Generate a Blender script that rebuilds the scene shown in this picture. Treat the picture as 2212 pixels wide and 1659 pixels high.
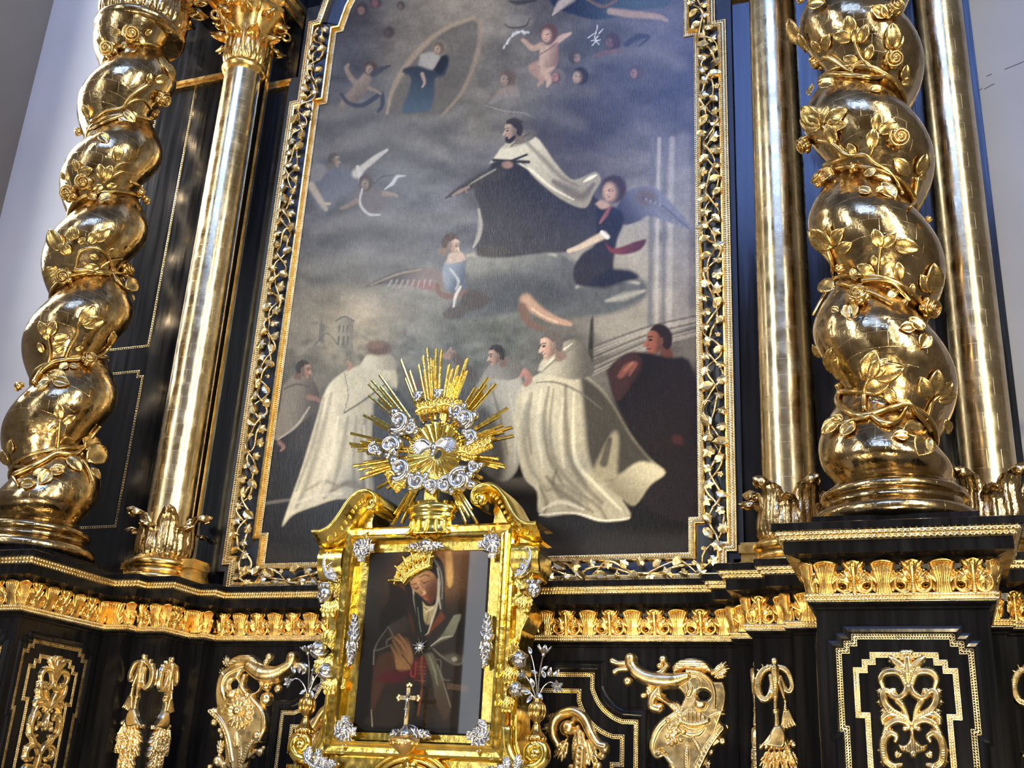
import bpy, bmesh, math, random
import numpy as np
from mathutils import Vector, Matrix

for o in list(bpy.data.objects): bpy.data.objects.remove(o)
SC = bpy.context.scene
COL = SC.collection
rnd = random.Random(7)

# ------------------------------------------------------------------ camera
F = 2378.585                     # focal length in pixels of the 2212 px wide frame
CAM = np.array([3.0229, -7.0, 1.6126])
_rx, _ry, _rz = 0.36477, 0.37093, 0.05491
def _cam_axes(rx, ry, rz):
    cy, sy, cz, sz = math.cos(ry), math.sin(ry), math.cos(rz), math.sin(rz)
    yaw = np.array([[cy, -sy, 0], [sy, cy, 0], [0, 0, 1]])
    right, up, fw = np.array([1, 0, 0.]), np.array([0, 0, 1.]), np.array([0, 1., 0])
    fw2 = math.cos(rx)*fw + math.sin(rx)*up
    up2 = -math.sin(rx)*fw + math.cos(rx)*up
    return np.stack([yaw@(cz*right+sz*up2), yaw@(-sz*right+cz*up2), yaw@fw2])
MC = _cam_axes(_rx, _ry, _rz)
def ray(px, py):
    return MC.T @ np.array([(px-1106)/F, -(py-829.5)/F, 1.0])
def onY(px, py, Y):
    d = ray(px, py); return CAM + d*(Y-CAM[1])/d[1]
def onX(px, py, X):
    d = ray(px, py); return CAM + d*(X-CAM[0])/d[0]
def proj(P):
    d = (np.asarray(P, float)-CAM) @ MC.T
    return np.stack([1106+F*d[..., 0]/d[..., 2], 829.5-F*d[..., 1]/d[..., 2]], -1)

cd = bpy.data.cameras.new('camera'); cam = bpy.data.objects.new('camera', cd); COL.objects.link(cam)
cd.sensor_width = 36.0; cd.sensor_fit = 'HORIZONTAL'; cd.lens = F/2212*36; cd.clip_end = 200
m = Matrix.Identity(4)
for i in range(3):
    m[i][0], m[i][1], m[i][2], m[i][3] = MC[0][i], MC[1][i], -MC[2][i], CAM[i]
cam.matrix_world = m
SC.camera = cam

# ------------------------------------------------------------------ world, light, exposure
w = bpy.data.worlds.new('world'); SC.world = w; w.use_nodes = True
w.node_tree.nodes['Background'].inputs[0].default_value = (0.55, 0.62, 0.75, 1)
w.node_tree.nodes['Background'].inputs[1].default_value = 0.05
SC.view_settings.view_transform = 'Standard'; SC.view_settings.look = 'None'
SC.view_settings.gamma = 1; SC.view_settings.use_curve_mapping = False
SC.view_settings.exposure = 0.12
def lamp(kind, name, loc, target, energy, color, size=0.3, spot=None, blend=0.5):
    l = bpy.data.lights.new(name, kind); l.energy = energy; l.color = color
    if kind == 'AREA': l.size = size
    else: l.shadow_soft_size = size
    if spot: l.spot_size = math.radians(spot); l.spot_blend = blend
    o = bpy.data.objects.new(name, l); COL.objects.link(o); o.location = loc
    o.rotation_euler = (Vector(target)-Vector(loc)).to_track_quat('-Z', 'Y').to_euler()
    return o
LIGHTS = [
    # warm uplights standing on the sanctuary floor
    ('SPOT', 'spot_lamp', (0.3, -3.8, 0.5), (0.0, 0, 2.9), 420, (1.0, 0.82, 0.52), 0.16, 95),
    ('SPOT', 'spot_lamp', (3.2, -5.4, 0.6), (2.7, -1, 2.9), 520, (1.0, 0.82, 0.52), 0.16, 80),
    ('SPOT', 'spot_lamp', (-2.4, -4.4, 0.5), (-2.3, -1, 2.9), 300, (1.0, 0.82, 0.52), 0.16, 85),
    # unseen spots added beside the altar, their reflections kept out of view
    ('SPOT', 'spot_lamp', (5.2, -4.4, 4.6), (0.9, -.3, 3.2), 480, (1.0, 0.93, 0.82), 0.14, 58),
    ('SPOT', 'spot_lamp', (-5.3, -1.1, 8.0), (0.6, -.3, 4.2), 500, (1.0, 0.95, 0.88), 0.14, 90),
]
for a in LIGHTS: lamp(*a[:6], size=a[6], spot=a[7])

# ------------------------------------------------------------------ object helpers
def link(name, data, parent=None):
    o = bpy.data.objects.new(name, data); COL.objects.link(o)
    if parent is not None: o.parent = parent
    return o
def mesh(name, V, Fc, mat=None, smooth=True, uv=None):
    me = bpy.data.meshes.new(name)
    V = np.asarray(V, np.float32)
    Fa = Fc if isinstance(Fc, np.ndarray) else None
    if Fa is not None:
        n, k = Fa.shape
        me.vertices.add(len(V)); me.vertices.foreach_set('co', V.ravel())
        me.loops.add(n*k); me.loops.foreach_set('vertex_index', Fa.astype(np.int32).ravel())
        me.polygons.add(n); me.polygons.foreach_set('loop_start', np.arange(0, n*k, k, dtype=np.int32))
        me.polygons.foreach_set('loop_total', np.full(n, k, np.int32))
        me.update(calc_edges=True)
    else:
        me.from_pydata([tuple(map(float, v)) for v in V], [], [tuple(map(int, f)) for f in Fc]); me.update()
    me.validate()
    if uv is not None:
        l = me.uv_layers.new(name='UVMap'); idx = np.zeros(len(me.loops), np.int32); me.loops.foreach_get('vertex_index', idx)
        l.data.foreach_set('uv', np.asarray(uv, np.float32)[idx].ravel())
    if smooth: me.polygons.foreach_set('use_smooth', np.ones(len(me.polygons), bool))
    if mat is not None: me.materials.append(mat)
    return me
def part(name, V, Fc, mat, parent, smooth=True, uv=None, kind=None, label=None):
    o = link(name, mesh(name, V, Fc, mat, smooth, uv), parent)
    if kind: o['kind'] = kind
    if label: o['label'] = label
    return o
def thing(name, label, cat, loc=(0, 0, 0), group=None):
    o = bpy.data.objects.new(name, None); COL.objects.link(o); o.location = loc; o.empty_display_size = 0.1
    o['label'] = label; o['category'] = cat
    if group: o['group'] = group
    return o
def tag(o, label, cat, group=None):
    o['label'] = label; o['category'] = cat
    if group: o['group'] = group
    return o
def inst(name, me, mat4, parent=None):
    o = link(name, me, parent)
    M = Matrix(mat4) if not isinstance(mat4, Matrix) else mat4
    o.matrix_parent_inverse = Matrix.Identity(4)
    pl = parent.location if parent is not None else Vector((0, 0, 0))
    o.matrix_basis = Matrix.Translation(-Vector(pl)) @ M if parent is not None else M
    return o
def basis(origin, ex, ey, ez):
    M = Matrix.Identity(4)
    for i in range(3):
        M[i][0], M[i][1], M[i][2], M[i][3] = float(ex[i]), float(ey[i]), float(ez[i]), float(origin[i])
    return M
def nrm(v):
    v = np.asarray(v, float); return v/ (np.linalg.norm(v)+1e-12)

class MB:
    """collects simple solids into one mesh"""
    def __init__(s): s.V = []; s.F = []
    def add(s, V, Fc):
        b = len(s.V); s.V += [tuple(v) for v in V]; s.F += [tuple(int(i)+b for i in f) for f in Fc]
    def box(s, x0, x1, y0, y1, z0, z1):
        s.add([(x0,y0,z0),(x1,y0,z0),(x1,y1,z0),(x0,y1,z0),(x0,y0,z1),(x1,y0,z1),(x1,y1,z1),(x0,y1,z1)],
              [(0,3,2,1),(4,5,6,7),(0,1,5,4),(1,2,6,5),(2,3,7,6),(3,0,4,7)])
    def tube(s, pts, r, n=8, cap=True):
        V, Fq = tube_geo(pts, r, n); s.add(V, Fq)
        if cap:
            b = len(s.V)-len(V); k = len(V)//n
            s.F.append(tuple(b+i for i in range(n))[::-1]); s.F.append(tuple(b+(k-1)*n+i for i in range(n)))
    def lathe(s, prof, n=32, c=(0, 0, 0), axis=None):
        V, Fq = lathe_geo(prof, n); V = np.array(V)+np.array(c); s.add(V, Fq)
    def ball(s, c, r, n=10, m=6, sc=(1, 1, 1)):
        pr = [(max(1e-4, math.sin(math.pi*i/m))*r, -math.cos(math.pi*i/m)*r) for i in range(m+1)]
        V, Fq = lathe_geo(pr, n); V = np.array(V)*np.array(sc)+np.array(c); s.add(V, Fq)
    def prism(s, poly, y0, y1):
        """poly of (x,z); extruded along y"""
        n = len(poly)
        V = [(x, y0, z) for x, z in poly]+[(x, y1, z) for x, z in poly]
        s.add(V, [tuple(range(n)), tuple(range(2*n-1, n-1, -1))]+[(i, i+n, (i+1) % n+n, (i+1) % n) for i in range(n)])
    def obj(s, name, mat, parent=None, smooth=False, **k):
        return part(name, s.V, s.F, mat, parent, smooth, **k)

def tube_geo(pts, r, n=8, flat=1.0):
    P = np.asarray(pts, float); k = len(P)
    R = np.full(k, r, float) if np.isscalar(r) else np.asarray(r, float)
    T = np.gradient(P, axis=0); T /= np.linalg.norm(T, axis=1)[:, None]+1e-12
    u = np.cross(T[0], (0, 0, 1.)) if abs(T[0][2]) < .9 else np.cross(T[0], (1., 0, 0)); u = nrm(u)
    V = []
    for i in range(k):
        u = nrm(u - T[i]*np.dot(u, T[i])); v = np.cross(T[i], u)
        for j in range(n):
            a = 2*math.pi*j/n; V.append(P[i]+R[i]*(math.cos(a)*u+flat*math.sin(a)*v))
    Fq = [(i*n+j, i*n+(j+1) % n, (i+1)*n+(j+1) % n, (i+1)*n+j) for i in range(k-1) for j in range(n)]
    return np.array(V), Fq
def lathe_geo(prof, n=32, a0=0.0, a1=2*math.pi):
    closed = abs(a1-a0-2*math.pi) < 1e-6; m = n if closed else n+1
    V = [(r*math.cos(a0+(a1-a0)*j/n), r*math.sin(a0+(a1-a0)*j/n), z) for r, z in prof for j in range(m)]
    Fq = [(i*m+j, i*m+(j+1) % m, (i+1)*m+(j+1) % m, (i+1)*m+j) for i in range(len(prof)-1) for j in range(n if closed else n)]
    return V, Fq
def catmull(pts, n=8):
    P = np.asarray(pts, float)
    if len(P) < 3: 
        t = np.linspace(0, 1, n+1)[:, None]; return P[0]*(1-t)+P[1]*t
    Q = np.vstack([2*P[0]-P[1], P, 2*P[-1]-P[-2]]); out = []
    for i in range(1, len(Q)-2):
        for t in np.linspace(0, 1, n, endpoint=False):
            a, b, c, d = Q[i-1], Q[i], Q[i+1], Q[i+2]
            out.append(.5*((2*b)+(c-a)*t+(2*a-5*b+4*c-d)*t*t+(3*b-a-3*c+d)*t**3))
    out.append(P[-1]); return np.array(out)

def sweep(path, prof, closed=False, bead=None, to3=None):
    """sweep a profile (offset, height, bead amplitude) along a 2D polyline with mitred corners;
    bead = pitch of the beads along the path. to3 maps (x, y, h) to 3D."""
    P = np.asarray(path, float); n = len(P)
    if to3 is None: to3 = lambda a: a
    segs = [(i, (i+1) % n) for i in range(n if closed else n-1)]
    def nor(a, b):
        d = nrm(P[b]-P[a]); return np.array([d[1], -d[0]])     # right-hand normal
    N = [nor(a, b) for a, b in segs]
    mit = []
    for i in range(n):
        if closed: n0, n1 = N[(i-1) % len(N)], N[i % len(N)]
        else: n0, n1 = N[max(0, i-1)], N[min(i, len(N)-1)]
        s = n0+n1; mit.append(s/max(0.15, (1+np.dot(n0, n1))))
    V = []; Fq = []; k = len(prof)
    pr = np.array([(p[0], p[1]) for p in prof], float); amp = np.array([p[2] if len(p) > 2 else 0. for p in prof])
    # outward normals of the profile for the beads
    tg = np.gradient(pr, axis=0); pn = np.stack([tg[:, 1], -tg[:, 0]], 1); pn /= np.linalg.norm(pn, axis=1)[:, None]+1e-9
    for si, (a, b) in enumerate(segs):
        L = np.linalg.norm(P[b]-P[a])
        if bead:
            nb = max(1, int(round(L/bead))); ts = np.linspace(0, 1, nb*4+1); md = np.tile([0., .85, 1., .85], nb); md = np.append(md, 0.)
        else: ts = np.array([0., 1.]); md = np.zeros(2)
        base = len(V)
        for t, mm in zip(ts, md):
            p = P[a]*(1-t)+P[b]*t; mt = mit[a]*(1-t)+mit[b]*t
            q = pr+pn*(amp*mm)[:, None]
            for j in range(k): V.append(to3(np.array([p[0]+mt[0]*q[j][0], p[1]+mt[1]*q[j][0], q[j][1]])))
        for i in range(len(ts)-1):
            for j in range(k-1):
                Fq.append((base+i*k+j, base+i*k+j+1, base+(i+1)*k+j+1, base+(i+1)*k+j))
    return V, Fq
def bead_prof(c0, w, h0, t, rows=1):
    """profile across w from offset c0, standing t above h0, with rows of beads"""
    pts = [(c0, h0, 0)]
    for r in range(rows):
        a = c0+w*r/rows; b = c0+w*(r+1)/rows
        pts += [(a+.10*(b-a), h0+t*.05, 0), (a+.28*(b-a), h0+t*.25, t*.5), (a+.5*(b-a), h0+t*.35, t*.75), (a+.72*(b-a), h0+t*.25, t*.5), (b-.10*(b-a), h0+t*.05, 0)]
    return pts+[(c0+w, h0, 0)]

# relief: carved ornament as a height field over a plane ---------------------------------
class Relief:
    """strokes are (points, radii, lift); heights in metres over local (x, z)."""
    def __init__(s, x0, x1, z0, z1, cell):
        s.nx = max(8, int((x1-x0)/cell)); s.nz = max(8, int((z1-z0)/cell))
        s.x = np.linspace(x0, x1, s.nx+1); s.z = np.linspace(z0, z1, s.nz+1)
        s.X, s.Z = np.meshgrid(s.x, s.z); s.H = np.full(s.X.shape, -1.0); s.c = cell
    def _win(s, P, R):
        a = np.searchsorted(s.x, P[:, 0].min()-R)-1; b = np.searchsorted(s.x, P[:, 0].max()+R)+1
        c = np.searchsorted(s.z, P[:, 1].min()-R)-1; d = np.searchsorted(s.z, P[:, 1].max()+R)+1
        return slice(max(0, c), max(0, d)), slice(max(0, a), max(0, b))
    def stroke(s, pts, r, lift=0.0, hs=1.0, sm=6, groove=0.0):
        P = catmull(pts, sm) if sm else np.asarray(pts, float)
        R = np.interp(np.linspace(0, 1, len(P)), np.linspace(0, 1, len(r)), r) if not np.isscalar(r) else np.full(len(P), r)
        L = np.interp(np.linspace(0, 1, len(P)), np.linspace(0, 1, len(lift)), lift) if not np.isscalar(lift) else np.full(len(P), lift)
        w = s._win(P, R.max()*1.5)
        X, Z = s.X[w], s.Z[w]
        if X.size == 0: return
        B = np.full(X.shape, -1.0)
        for i in range(len(P)-1):
            d = P[i+1]-P[i]; q = max(1e-12, d@d)
            t = np.clip(((X-P[i, 0])*d[0]+(Z-P[i, 1])*d[1])/q, 0, 1)
            dd = np.hypot(X-P[i, 0]-t*d[0], Z-P[i, 1]-t*d[1]); rr = R[i]*(1-t)+R[i+1]*t; ll = L[i]*(1-t)+L[i+1]*t
            u = dd/rr
            h = np.where(u < 1, np.sqrt(np.clip(1-u*u, 0, 1)), -(u-1)*1.2)*rr*hs
            if groove: h = h - groove*rr*np.exp(-(u*4)**2)
            h = np.where(u < 1.3, h+np.where(u < 1, ll*np.clip((1-u)*4, 0, 1), 0), -1)
            B = np.maximum(B, h)
        s.H[w] = np.maximum(s.H[w], B)
    def blob(s, c, rx, rz, h, ang=0.0, lift=0.0):
        R = max(rx, rz); P = np.array([c], float); w = s._win(P, R*1.4); X, Z = s.X[w]-c[0], s.Z[w]-c[1]
        ca, sa = math.cos(ang), math.sin(ang)
        u = np.hypot((X*ca+Z*sa)/rx, (-X*sa+Z*ca)/rz)
        s.H[w] = np.maximum(s.H[w], np.where(u < 1, lift*np.clip((1-u)*5, 0, 1)+h*np.sqrt(np.clip(1-u*u, 0, 1)), np.where(u < 1.3, -(u-1)*h, -1)))
    def poly(s, pts, h, edge, lift=0.0, fn=None):
        """filled polygon with rounded edge of width edge and height h"""
        P = np.asarray(pts, float); w = s._win(P, edge*2+s.c*3); X, Z = s.X[w], s.Z[w]
        ins = np.zeros(X.shape, bool); D = np.full(X.shape, 9.0); n = len(P)
        for i in range(n):
            a, b = P[i], P[(i+1) % n]; d = b-a; q = max(1e-12, d@d)
            t = np.clip(((X-a[0])*d[0]+(Z-a[1])*d[1])/q, 0, 1)
            D = np.minimum(D, np.hypot(X-a[0]-t*d[0], Z-a[1]-t*d[1]))
            c = ((a[1] > Z) != (b[1] > Z)); xx = a[0]+(Z-a[1])/np.where(abs(b[1]-a[1]) < 1e-12, 1e-12, b[1]-a[1])*(b[0]-a[0])
            ins ^= c & (X < xx)
        u = np.clip(D/edge, 0, 1)
        H = np.where(ins, lift*np.clip(u*3, 0, 1)+h*np.sqrt(1-(1-u)**2), np.where(D < s.c*2.5, -D*1.5, -1))
        if fn is not None: H = np.where(ins, H+fn(X, Z), H)
        s.H[w] = np.maximum(s.H[w], H)
    def leaf(s, base, tip, wid, h, lift=0.0, lobes=4, curl=0.4):
        """serrated leaf: mid rib with lobe strokes on both sides"""
        b, t = np.asarray(base, float), np.asarray(tip, float); d = t-b; L = np.hypot(*d); d /= L; n = np.array([-d[1], d[0]])
        for sd in (-1, 1):
            for i in range(lobes):
                f = (i+.35)/lobes*.85; ww = wid*math.sin(math.pi*min(.97, .18+.8*f))*.95
                a = b+d*L*f*.75; e = b+d*L*min(1, f+.28)+n*sd*ww
                s.stroke([a, a*.5+e*.5+n*sd*ww*.12, e], [wid*.16, wid*.3, wid*.14], lift*.8, h/(wid*.3)*.55, sm=3, groove=.25)
        s.stroke([b, b*.5+t*.5, t], [wid*.22, wid*.24, wid*.1], lift, h/(wid*.24)*.8, sm=3)
    def hole(s, c, rx, rz, ang=0.0):
        P = np.array([c], float); w = s._win(P, max(rx, rz)*1.8); X, Z = s.X[w]-c[0], s.Z[w]-c[1]
        ca, sa = math.cos(ang), math.sin(ang); u = np.hypot((X*ca+Z*sa)/rx, (-X*sa+Z*ca)/rz)
        s.H[w] = np.where(u < 1.5, np.minimum(s.H[w], (u-1)*min(rx, rz)*2.0), s.H[w])
    def geo(s, sink=0.006):
        H = s.H; keep = H > -sink
        q = (keep[:-1, :-1] | keep[1:, :-1] | keep[:-1, 1:] | keep[1:, 1:])
        used = np.zeros(H.shape, bool); used[:-1, :-1] |= q; used[1:, :-1] |= q; used[:-1, 1:] |= q; used[1:, 1:] |= q
        idx = -np.ones(H.shape, np.int32); idx[used] = np.arange(used.sum())
        Hc = np.maximum(H, -sink*1.2)
        V = np.stack([s.X[used], -Hc[used], s.Z[used]], 1)
        a, b, c, d = idx[:-1, :-1][q], idx[:-1, 1:][q], idx[1:, 1:][q], idx[1:, :-1][q]
        return V, np.stack([a, b, c, d], 1)

# ------------------------------------------------------------------ materials
def newmat(name):
    mt = bpy.data.materials.new(name); mt.use_nodes = True; nt = mt.node_tree
    return mt, nt, nt.nodes['Principled BSDF']
def N(nt, t, **kw):
    n = nt.nodes.new(t)
    for k, v in kw.items():
        if k.startswith('i_'):
            n.inputs[k[2:].replace('_', ' ')].default_value = v
        else: setattr(n, k, v)
    return n
def ramp(nt, fac, stops):
    r = N(nt, 'ShaderNodeValToRGB'); nt.links.new(fac, r.inputs[0]); e = r.color_ramp.elements
    while len(e) < len(stops): e.new(0.5)
    for x, (p, c) in zip(e, stops): x.position = p; x.color = (*c, 1) if len(c) == 3 else c
    return r.outputs[0]
def gold_mat(name, c0, c1, r0=.18, r1=.42, scale=9, bump=.15, bscale=30, leafsq=None, dirt=0.0):
    mt, nt, b = newmat(name); L = nt.links
    tc = N(nt, 'ShaderNodeTexCoord')
    src = tc.outputs['Object']
    n1 = N(nt, 'ShaderNodeTexNoise', i_Scale=scale, i_Detail=5.0, i_Roughness=.6); L.new(src, n1.inputs['Vector'])
    col = ramp(nt, n1.outputs[0], [(.3, c0), (.68, c1)])
    rough = N(nt, 'ShaderNodeMapRange'); rough.inputs[1].default_value = .3; rough.inputs[2].default_value = .7
    rough.inputs[3].default_value = r0; rough.inputs[4].default_value = r1
    n2 = N(nt, 'ShaderNodeTexNoise', i_Scale=scale*2.3, i_Detail=4.0); L.new(src, n2.inputs['Vector']); L.new(n2.outputs[0], rough.inputs[0])
    rout = rough.outputs[0]
    n3 = N(nt, 'ShaderNodeTexNoise', i_Scale=bscale, i_Detail=3.0); L.new(src, n3.inputs['Vector'])
    bp = N(nt, 'ShaderNodeBump'); bp.inputs['Strength'].default_value = bump; bp.inputs['Distance'].default_value = .02
    L.new(n3.outputs[0], bp.inputs['Height'])
    if leafsq:
        bk = N(nt, 'ShaderNodeTexBrick'); bk.offset = .5
        bk.inputs['Scale'].default_value = 1.0; bk.inputs['Brick Width'].default_value = leafsq[0]; bk.inputs['Row Height'].default_value = leafsq[1]
        bk.inputs['Mortar Size'].default_value = .0016; bk.inputs['Mortar Smooth'].default_value = .3
        bk.inputs['Color1'].default_value = (.86, .86, .86, 1); bk.inputs['Color2'].default_value = (1.0, 1.0, 1.0, 1); bk.inputs['Mortar'].default_value = (1.25, 1.25, 1.25, 1)
        L.new(tc.outputs['UV'], bk.inputs['Vector'])
        mx = N(nt, 'ShaderNodeMix', data_type='RGBA', blend_type='MULTIPLY'); mx.inputs[0].default_value = .7
        L.new(col, mx.inputs[6]); L.new(bk.outputs[0], mx.inputs[7]); col = mx.outputs[2]
        ad = N(nt, 'ShaderNodeMath', operation='MULTIPLY_ADD'); L.new(bk.outputs[0], ad.inputs[0]); ad.inputs[1].default_value = -.05
        L.new(rout, ad.inputs[2]); a2 = N(nt, 'ShaderNodeMath', operation='ADD'); L.new(ad.outputs[0], a2.inputs[0]); a2.inputs[1].default_value = .05; rout = a2.outputs[0]
        b2 = N(nt, 'ShaderNodeBump'); b2.inputs['Strength'].default_value = .25; b2.inputs['Distance'].default_value = .003
        L.new(bk.outputs[1], b2.inputs['Height']); L.new(bp.outputs[0], b2.inputs['Normal']); bp = b2
    if dirt:
        nd = N(nt, 'ShaderNodeTexNoise', i_Scale=scale*.6, i_Detail=8.0, i_Roughness=.7); L.new(src, nd.inputs['Vector'])
        f = ramp(nt, nd.outputs[0], [(.5, (0, 0, 0)), (.72, (dirt,)*3)])
        mx = N(nt, 'ShaderNodeMix', data_type='RGBA'); L.new(f, mx.inputs[0]); L.new(col, mx.inputs[6]); mx.inputs[7].default_value = (.16, .10, .05, 1); col = mx.outputs[2]
    L.new(col, b.inputs['Base Color']); L.new(rout, b.inputs['Roughness']); L.new(bp.outputs[0], b.inputs['Normal'])
    b.inputs['Metallic'].default_value = 1.0
    return mt
M_GOLD = gold_mat('carved_gold', (.72, .42, .10), (1.0, .68, .24), .20, .38, 9, .05, 40)
M_GOLDOLD = gold_mat('aged_gold_leaf', (.33, .215, .085), (.72, .52, .25), .09, .27, 7, .22, 16, leafsq=(.085, .085), dirt=.55)
M_GOLDCOL = gold_mat('gilded_shaft', (.56, .41, .19), (.92, .74, .43), .15, .32, 4, .05, 14, leafsq=(.085, .11), dirt=.35)
M_BRASS = gold_mat('polished_gilt', (.85, .58, .08), (1.0, .76, .22), .10, .26, 10, .10, 22)
M_GOLDPALE = gold_mat('pale_gold', (.80, .56, .22), (1.0, .82, .46), .20, .38, 9, .05, 40)
M_VINE = gold_mat('vine_gold', (.52, .32, .09), (.92, .64, .25), .18, .34, 9, .06, 40)
M_SILVER = gold_mat('silver', (.42, .41, .40), (.74, .73, .72), .12, .28, 10, .06, 40)
def black_mat(name, base=(.010, .0095, .0105), r=(.10, .26), spec=.5):
    mt, nt, b = newmat(name); L = nt.links; tc = N(nt, 'ShaderNodeTexCoord'); mp = N(nt, 'ShaderNodeMapping'); mp.inputs['Scale'].default_value = (14, 14, .8)
    L.new(tc.outputs['Object'], mp.inputs[0]); n = N(nt, 'ShaderNodeTexNoise', i_Scale=1.6, i_Detail=6.0); L.new(mp.outputs[0], n.inputs['Vector'])
    L.new(ramp(nt, n.outputs[0], [(.35, tuple(c*.7 for c in base)), (.7, tuple(c*1.5 for c in base))]), b.inputs['Base Color'])
    mr = N(nt, 'ShaderNodeMapRange'); mr.inputs[1].default_value = .3; mr.inputs[2].default_value = .7; mr.inputs[3].default_value = r[0]; mr.inputs[4].default_value = r[1]
    L.new(n.outputs[0], mr.inputs[0]); L.new(mr.outputs[0], b.inputs['Roughness'])
    bp = N(nt, 'ShaderNodeBump'); bp.inputs['Strength'].default_value = .08; bp.inputs['Distance'].default_value = .01
    n2 = N(nt, 'ShaderNodeTexNoise', i_Scale=2.5, i_Detail=5.0); L.new(mp.outputs[0], n2.inputs['Vector']); L.new(n2.outputs[0], bp.inputs['Height']); L.new(bp.outputs[0], b.inputs['Normal'])
    b.inputs['Specular IOR Level'].default_value = spec
    return mt
M_BLACK = black_mat('black_lacquer', (.006, .0057, .0062), (.16, .32), .16)
M_BLACKG = black_mat('black_gloss_lacquer', (.006, .006, .007), (.12, .24), .5)
M_FIELD = black_mat('black_field', (.010, .012, .016), (.3, .5))
def plain(name, c, rough=.8, metal=0.0, noise=None, emit=None):
    mt, nt, b = newmat(name); b.inputs['Base Color'].default_value = (*c, 1); b.inputs['Roughness'].default_value = rough; b.inputs['Metallic'].default_value = metal
    if noise:
        tc = N(nt, 'ShaderNodeTexCoord'); n = N(nt, 'ShaderNodeTexNoise', i_Scale=noise[0], i_Detail=6.0); nt.links.new(tc.outputs['Object'], n.inputs['Vector'])
        nt.links.new(ramp(nt, n.outputs[0], [(.3, tuple(x*(1-noise[1]) for x in c)), (.7, tuple(min(1, x*(1+noise[1])) for x in c))]), b.inputs['Base Color'])
        bp = N(nt, 'ShaderNodeBump'); bp.inputs['Strength'].default_value = .1; nt.links.new(n.outputs[0], bp.inputs['Height']); nt.links.new(bp.outputs[0], b.inputs['Normal'])
    if emit:
        b.inputs['Emission Color'].default_value = (*emit[0], 1); b.inputs['Emission Strength'].default_value = emit[1]
    return mt
M_WALL = plain('plaster', (.68, .66, .63), .95, noise=(1.2, .06))
M_STONE = plain('stone_floor', (.34, .30, .25), .5, noise=(3, .2))
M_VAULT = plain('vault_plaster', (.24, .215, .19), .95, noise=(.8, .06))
M_DARKREAR = plain('dark_rear_wall', (.15, .115, .08), .6, noise=(2, .3))  # unseen rear wall, made dark so the black lacquer reflects little
# ================================================================== the setting
def struct(o): o['kind'] = 'structure'; return o
XW, YB, YR, ZC = 5.5, 0.35, -14.0, 22.0
def slab(name, x0, x1, y0, y1, z0, z1, mat):
    b = MB(); b.box(x0, x1, y0, y1, z0, z1); return struct(b.obj(name, mat))
slab('floor', -XW-.3, XW+.3, YR-.3, YB+.3, -.2, 0, M_STONE)
slab('ceiling', -XW-.3, XW+.3, YR-.3, YB+.3, ZC, ZC+.3, M_VAULT)
slab('wall_back', -XW-.3, XW+.3, YB, YB+.3, 0, ZC, M_WALL)
wb = bpy.data.objects['wall_back']
for pts in ([(2131,165),(2142,160)], [(2137,186),(2148,181)], [(2112,197),(2122,191)], [(2126,193),(2138,186)], [(2170,150),(2212,133)]):      # scratches in the plaster
    P2 = [onY(x, y, YB-.001) for x, y in pts]; b = MB(); b.tube(P2, .0035, 5); b.obj('scratch', plain('scratch', (.22, .22, .23)), wb)
slab('wall_left', -XW-.3, -XW, YR, YB, 0, ZC, M_VAULT)
slab('wall_right', XW, XW+.3, YR, YB, 0, ZC, M_VAULT)
slab('wall_rear', -XW-.3, XW+.3, YR-.3, YR, 0, ZC, M_DARKREAR)
M_FRAMEW = plain('window_lead', (.05, .05, .05), .6)
def window(n, face, a0, a1, z0, z1, col, strength, nv=3, nh=6):
    """tall round headed window; face is 'L','R' (side walls) or 'B' (rear wall); a = y (sides) or x (rear)"""
    t = bpy.data.objects.new('window_%d' % n, None); COL.objects.link(t); struct(t)
    mg = plain('window_glass_%d' % n, (.8, .85, .9), .4, emit=(col, strength))
    def to(a, d, z):
        if face == 'L': return (-XW+d, a, z)
        if face == 'R': return (XW-d, a, z)
        return (a, YR+d, z)
    c, r = (a0+a1)/2, (a1-a0)/2; zs = z1-r
    arc = [(c+r*math.cos(math.pi*i/12), zs+r*math.sin(math.pi*i/12)) for i in range(13)]
    poly = [(a0, z0), (a1, z0)]+arc
    V = [to(a, .03, z) for a, z in poly]
    part('window_pane', V, [tuple(range(len(V)))], mg, t, smooth=False)
    b = MB()
    outline = poly+[poly[0]]
    b.tube([to(a, .06, z) for a, z in outline], .09, 6)
    for i in range(1, nv):
        a = a0+(a1-a0)*i/nv; b.tube([to(a, .06, z0), to(a, .06, z1-.3)], .03, 4)
    for i in range(1, nh):
        z = z0+(zs-z0)*i/(nh-1); b.tube([to(a0, .06, z), to(a1, .06, z)], .025, 4)
    b.obj('window_frame', M_FRAMEW, t)
WIN = [('L', -2.1, -.7, 5.5, 12.0, (.94, .96, 1.0), 7.0), ('L', -9.9, -7.7, 5.5, 13.2, (.84, .92, 1.0), 14.0),
       ('R', -5.8, -3.8, 4.5, 11.0, (.90, .95, 1.0), 9.0), ('R', -10.6, -8.4, 4.5, 11.5, (.90, .95, 1.0), 11.0),
       ('B', -2.9, -.3, 13.0, 21.0, (.20, .36, 1.0), 9.0), ('B', -.1, 2.5, 13.0, 21.0, (.20, .36, 1.0), 9.0), ('B', 2.7, 5.2, 13.0, 21.0, (.20, .36, 1.0), 9.0),
       ('B', -5.46, -3.9, 1.2, 8.6, (.86, .92, 1.0), 2.0)]
for i, a in enumerate(WIN): window(i+1, *a, **(dict(nv=1, nh=1) if i == len(WIN)-1 else {}))

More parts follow.
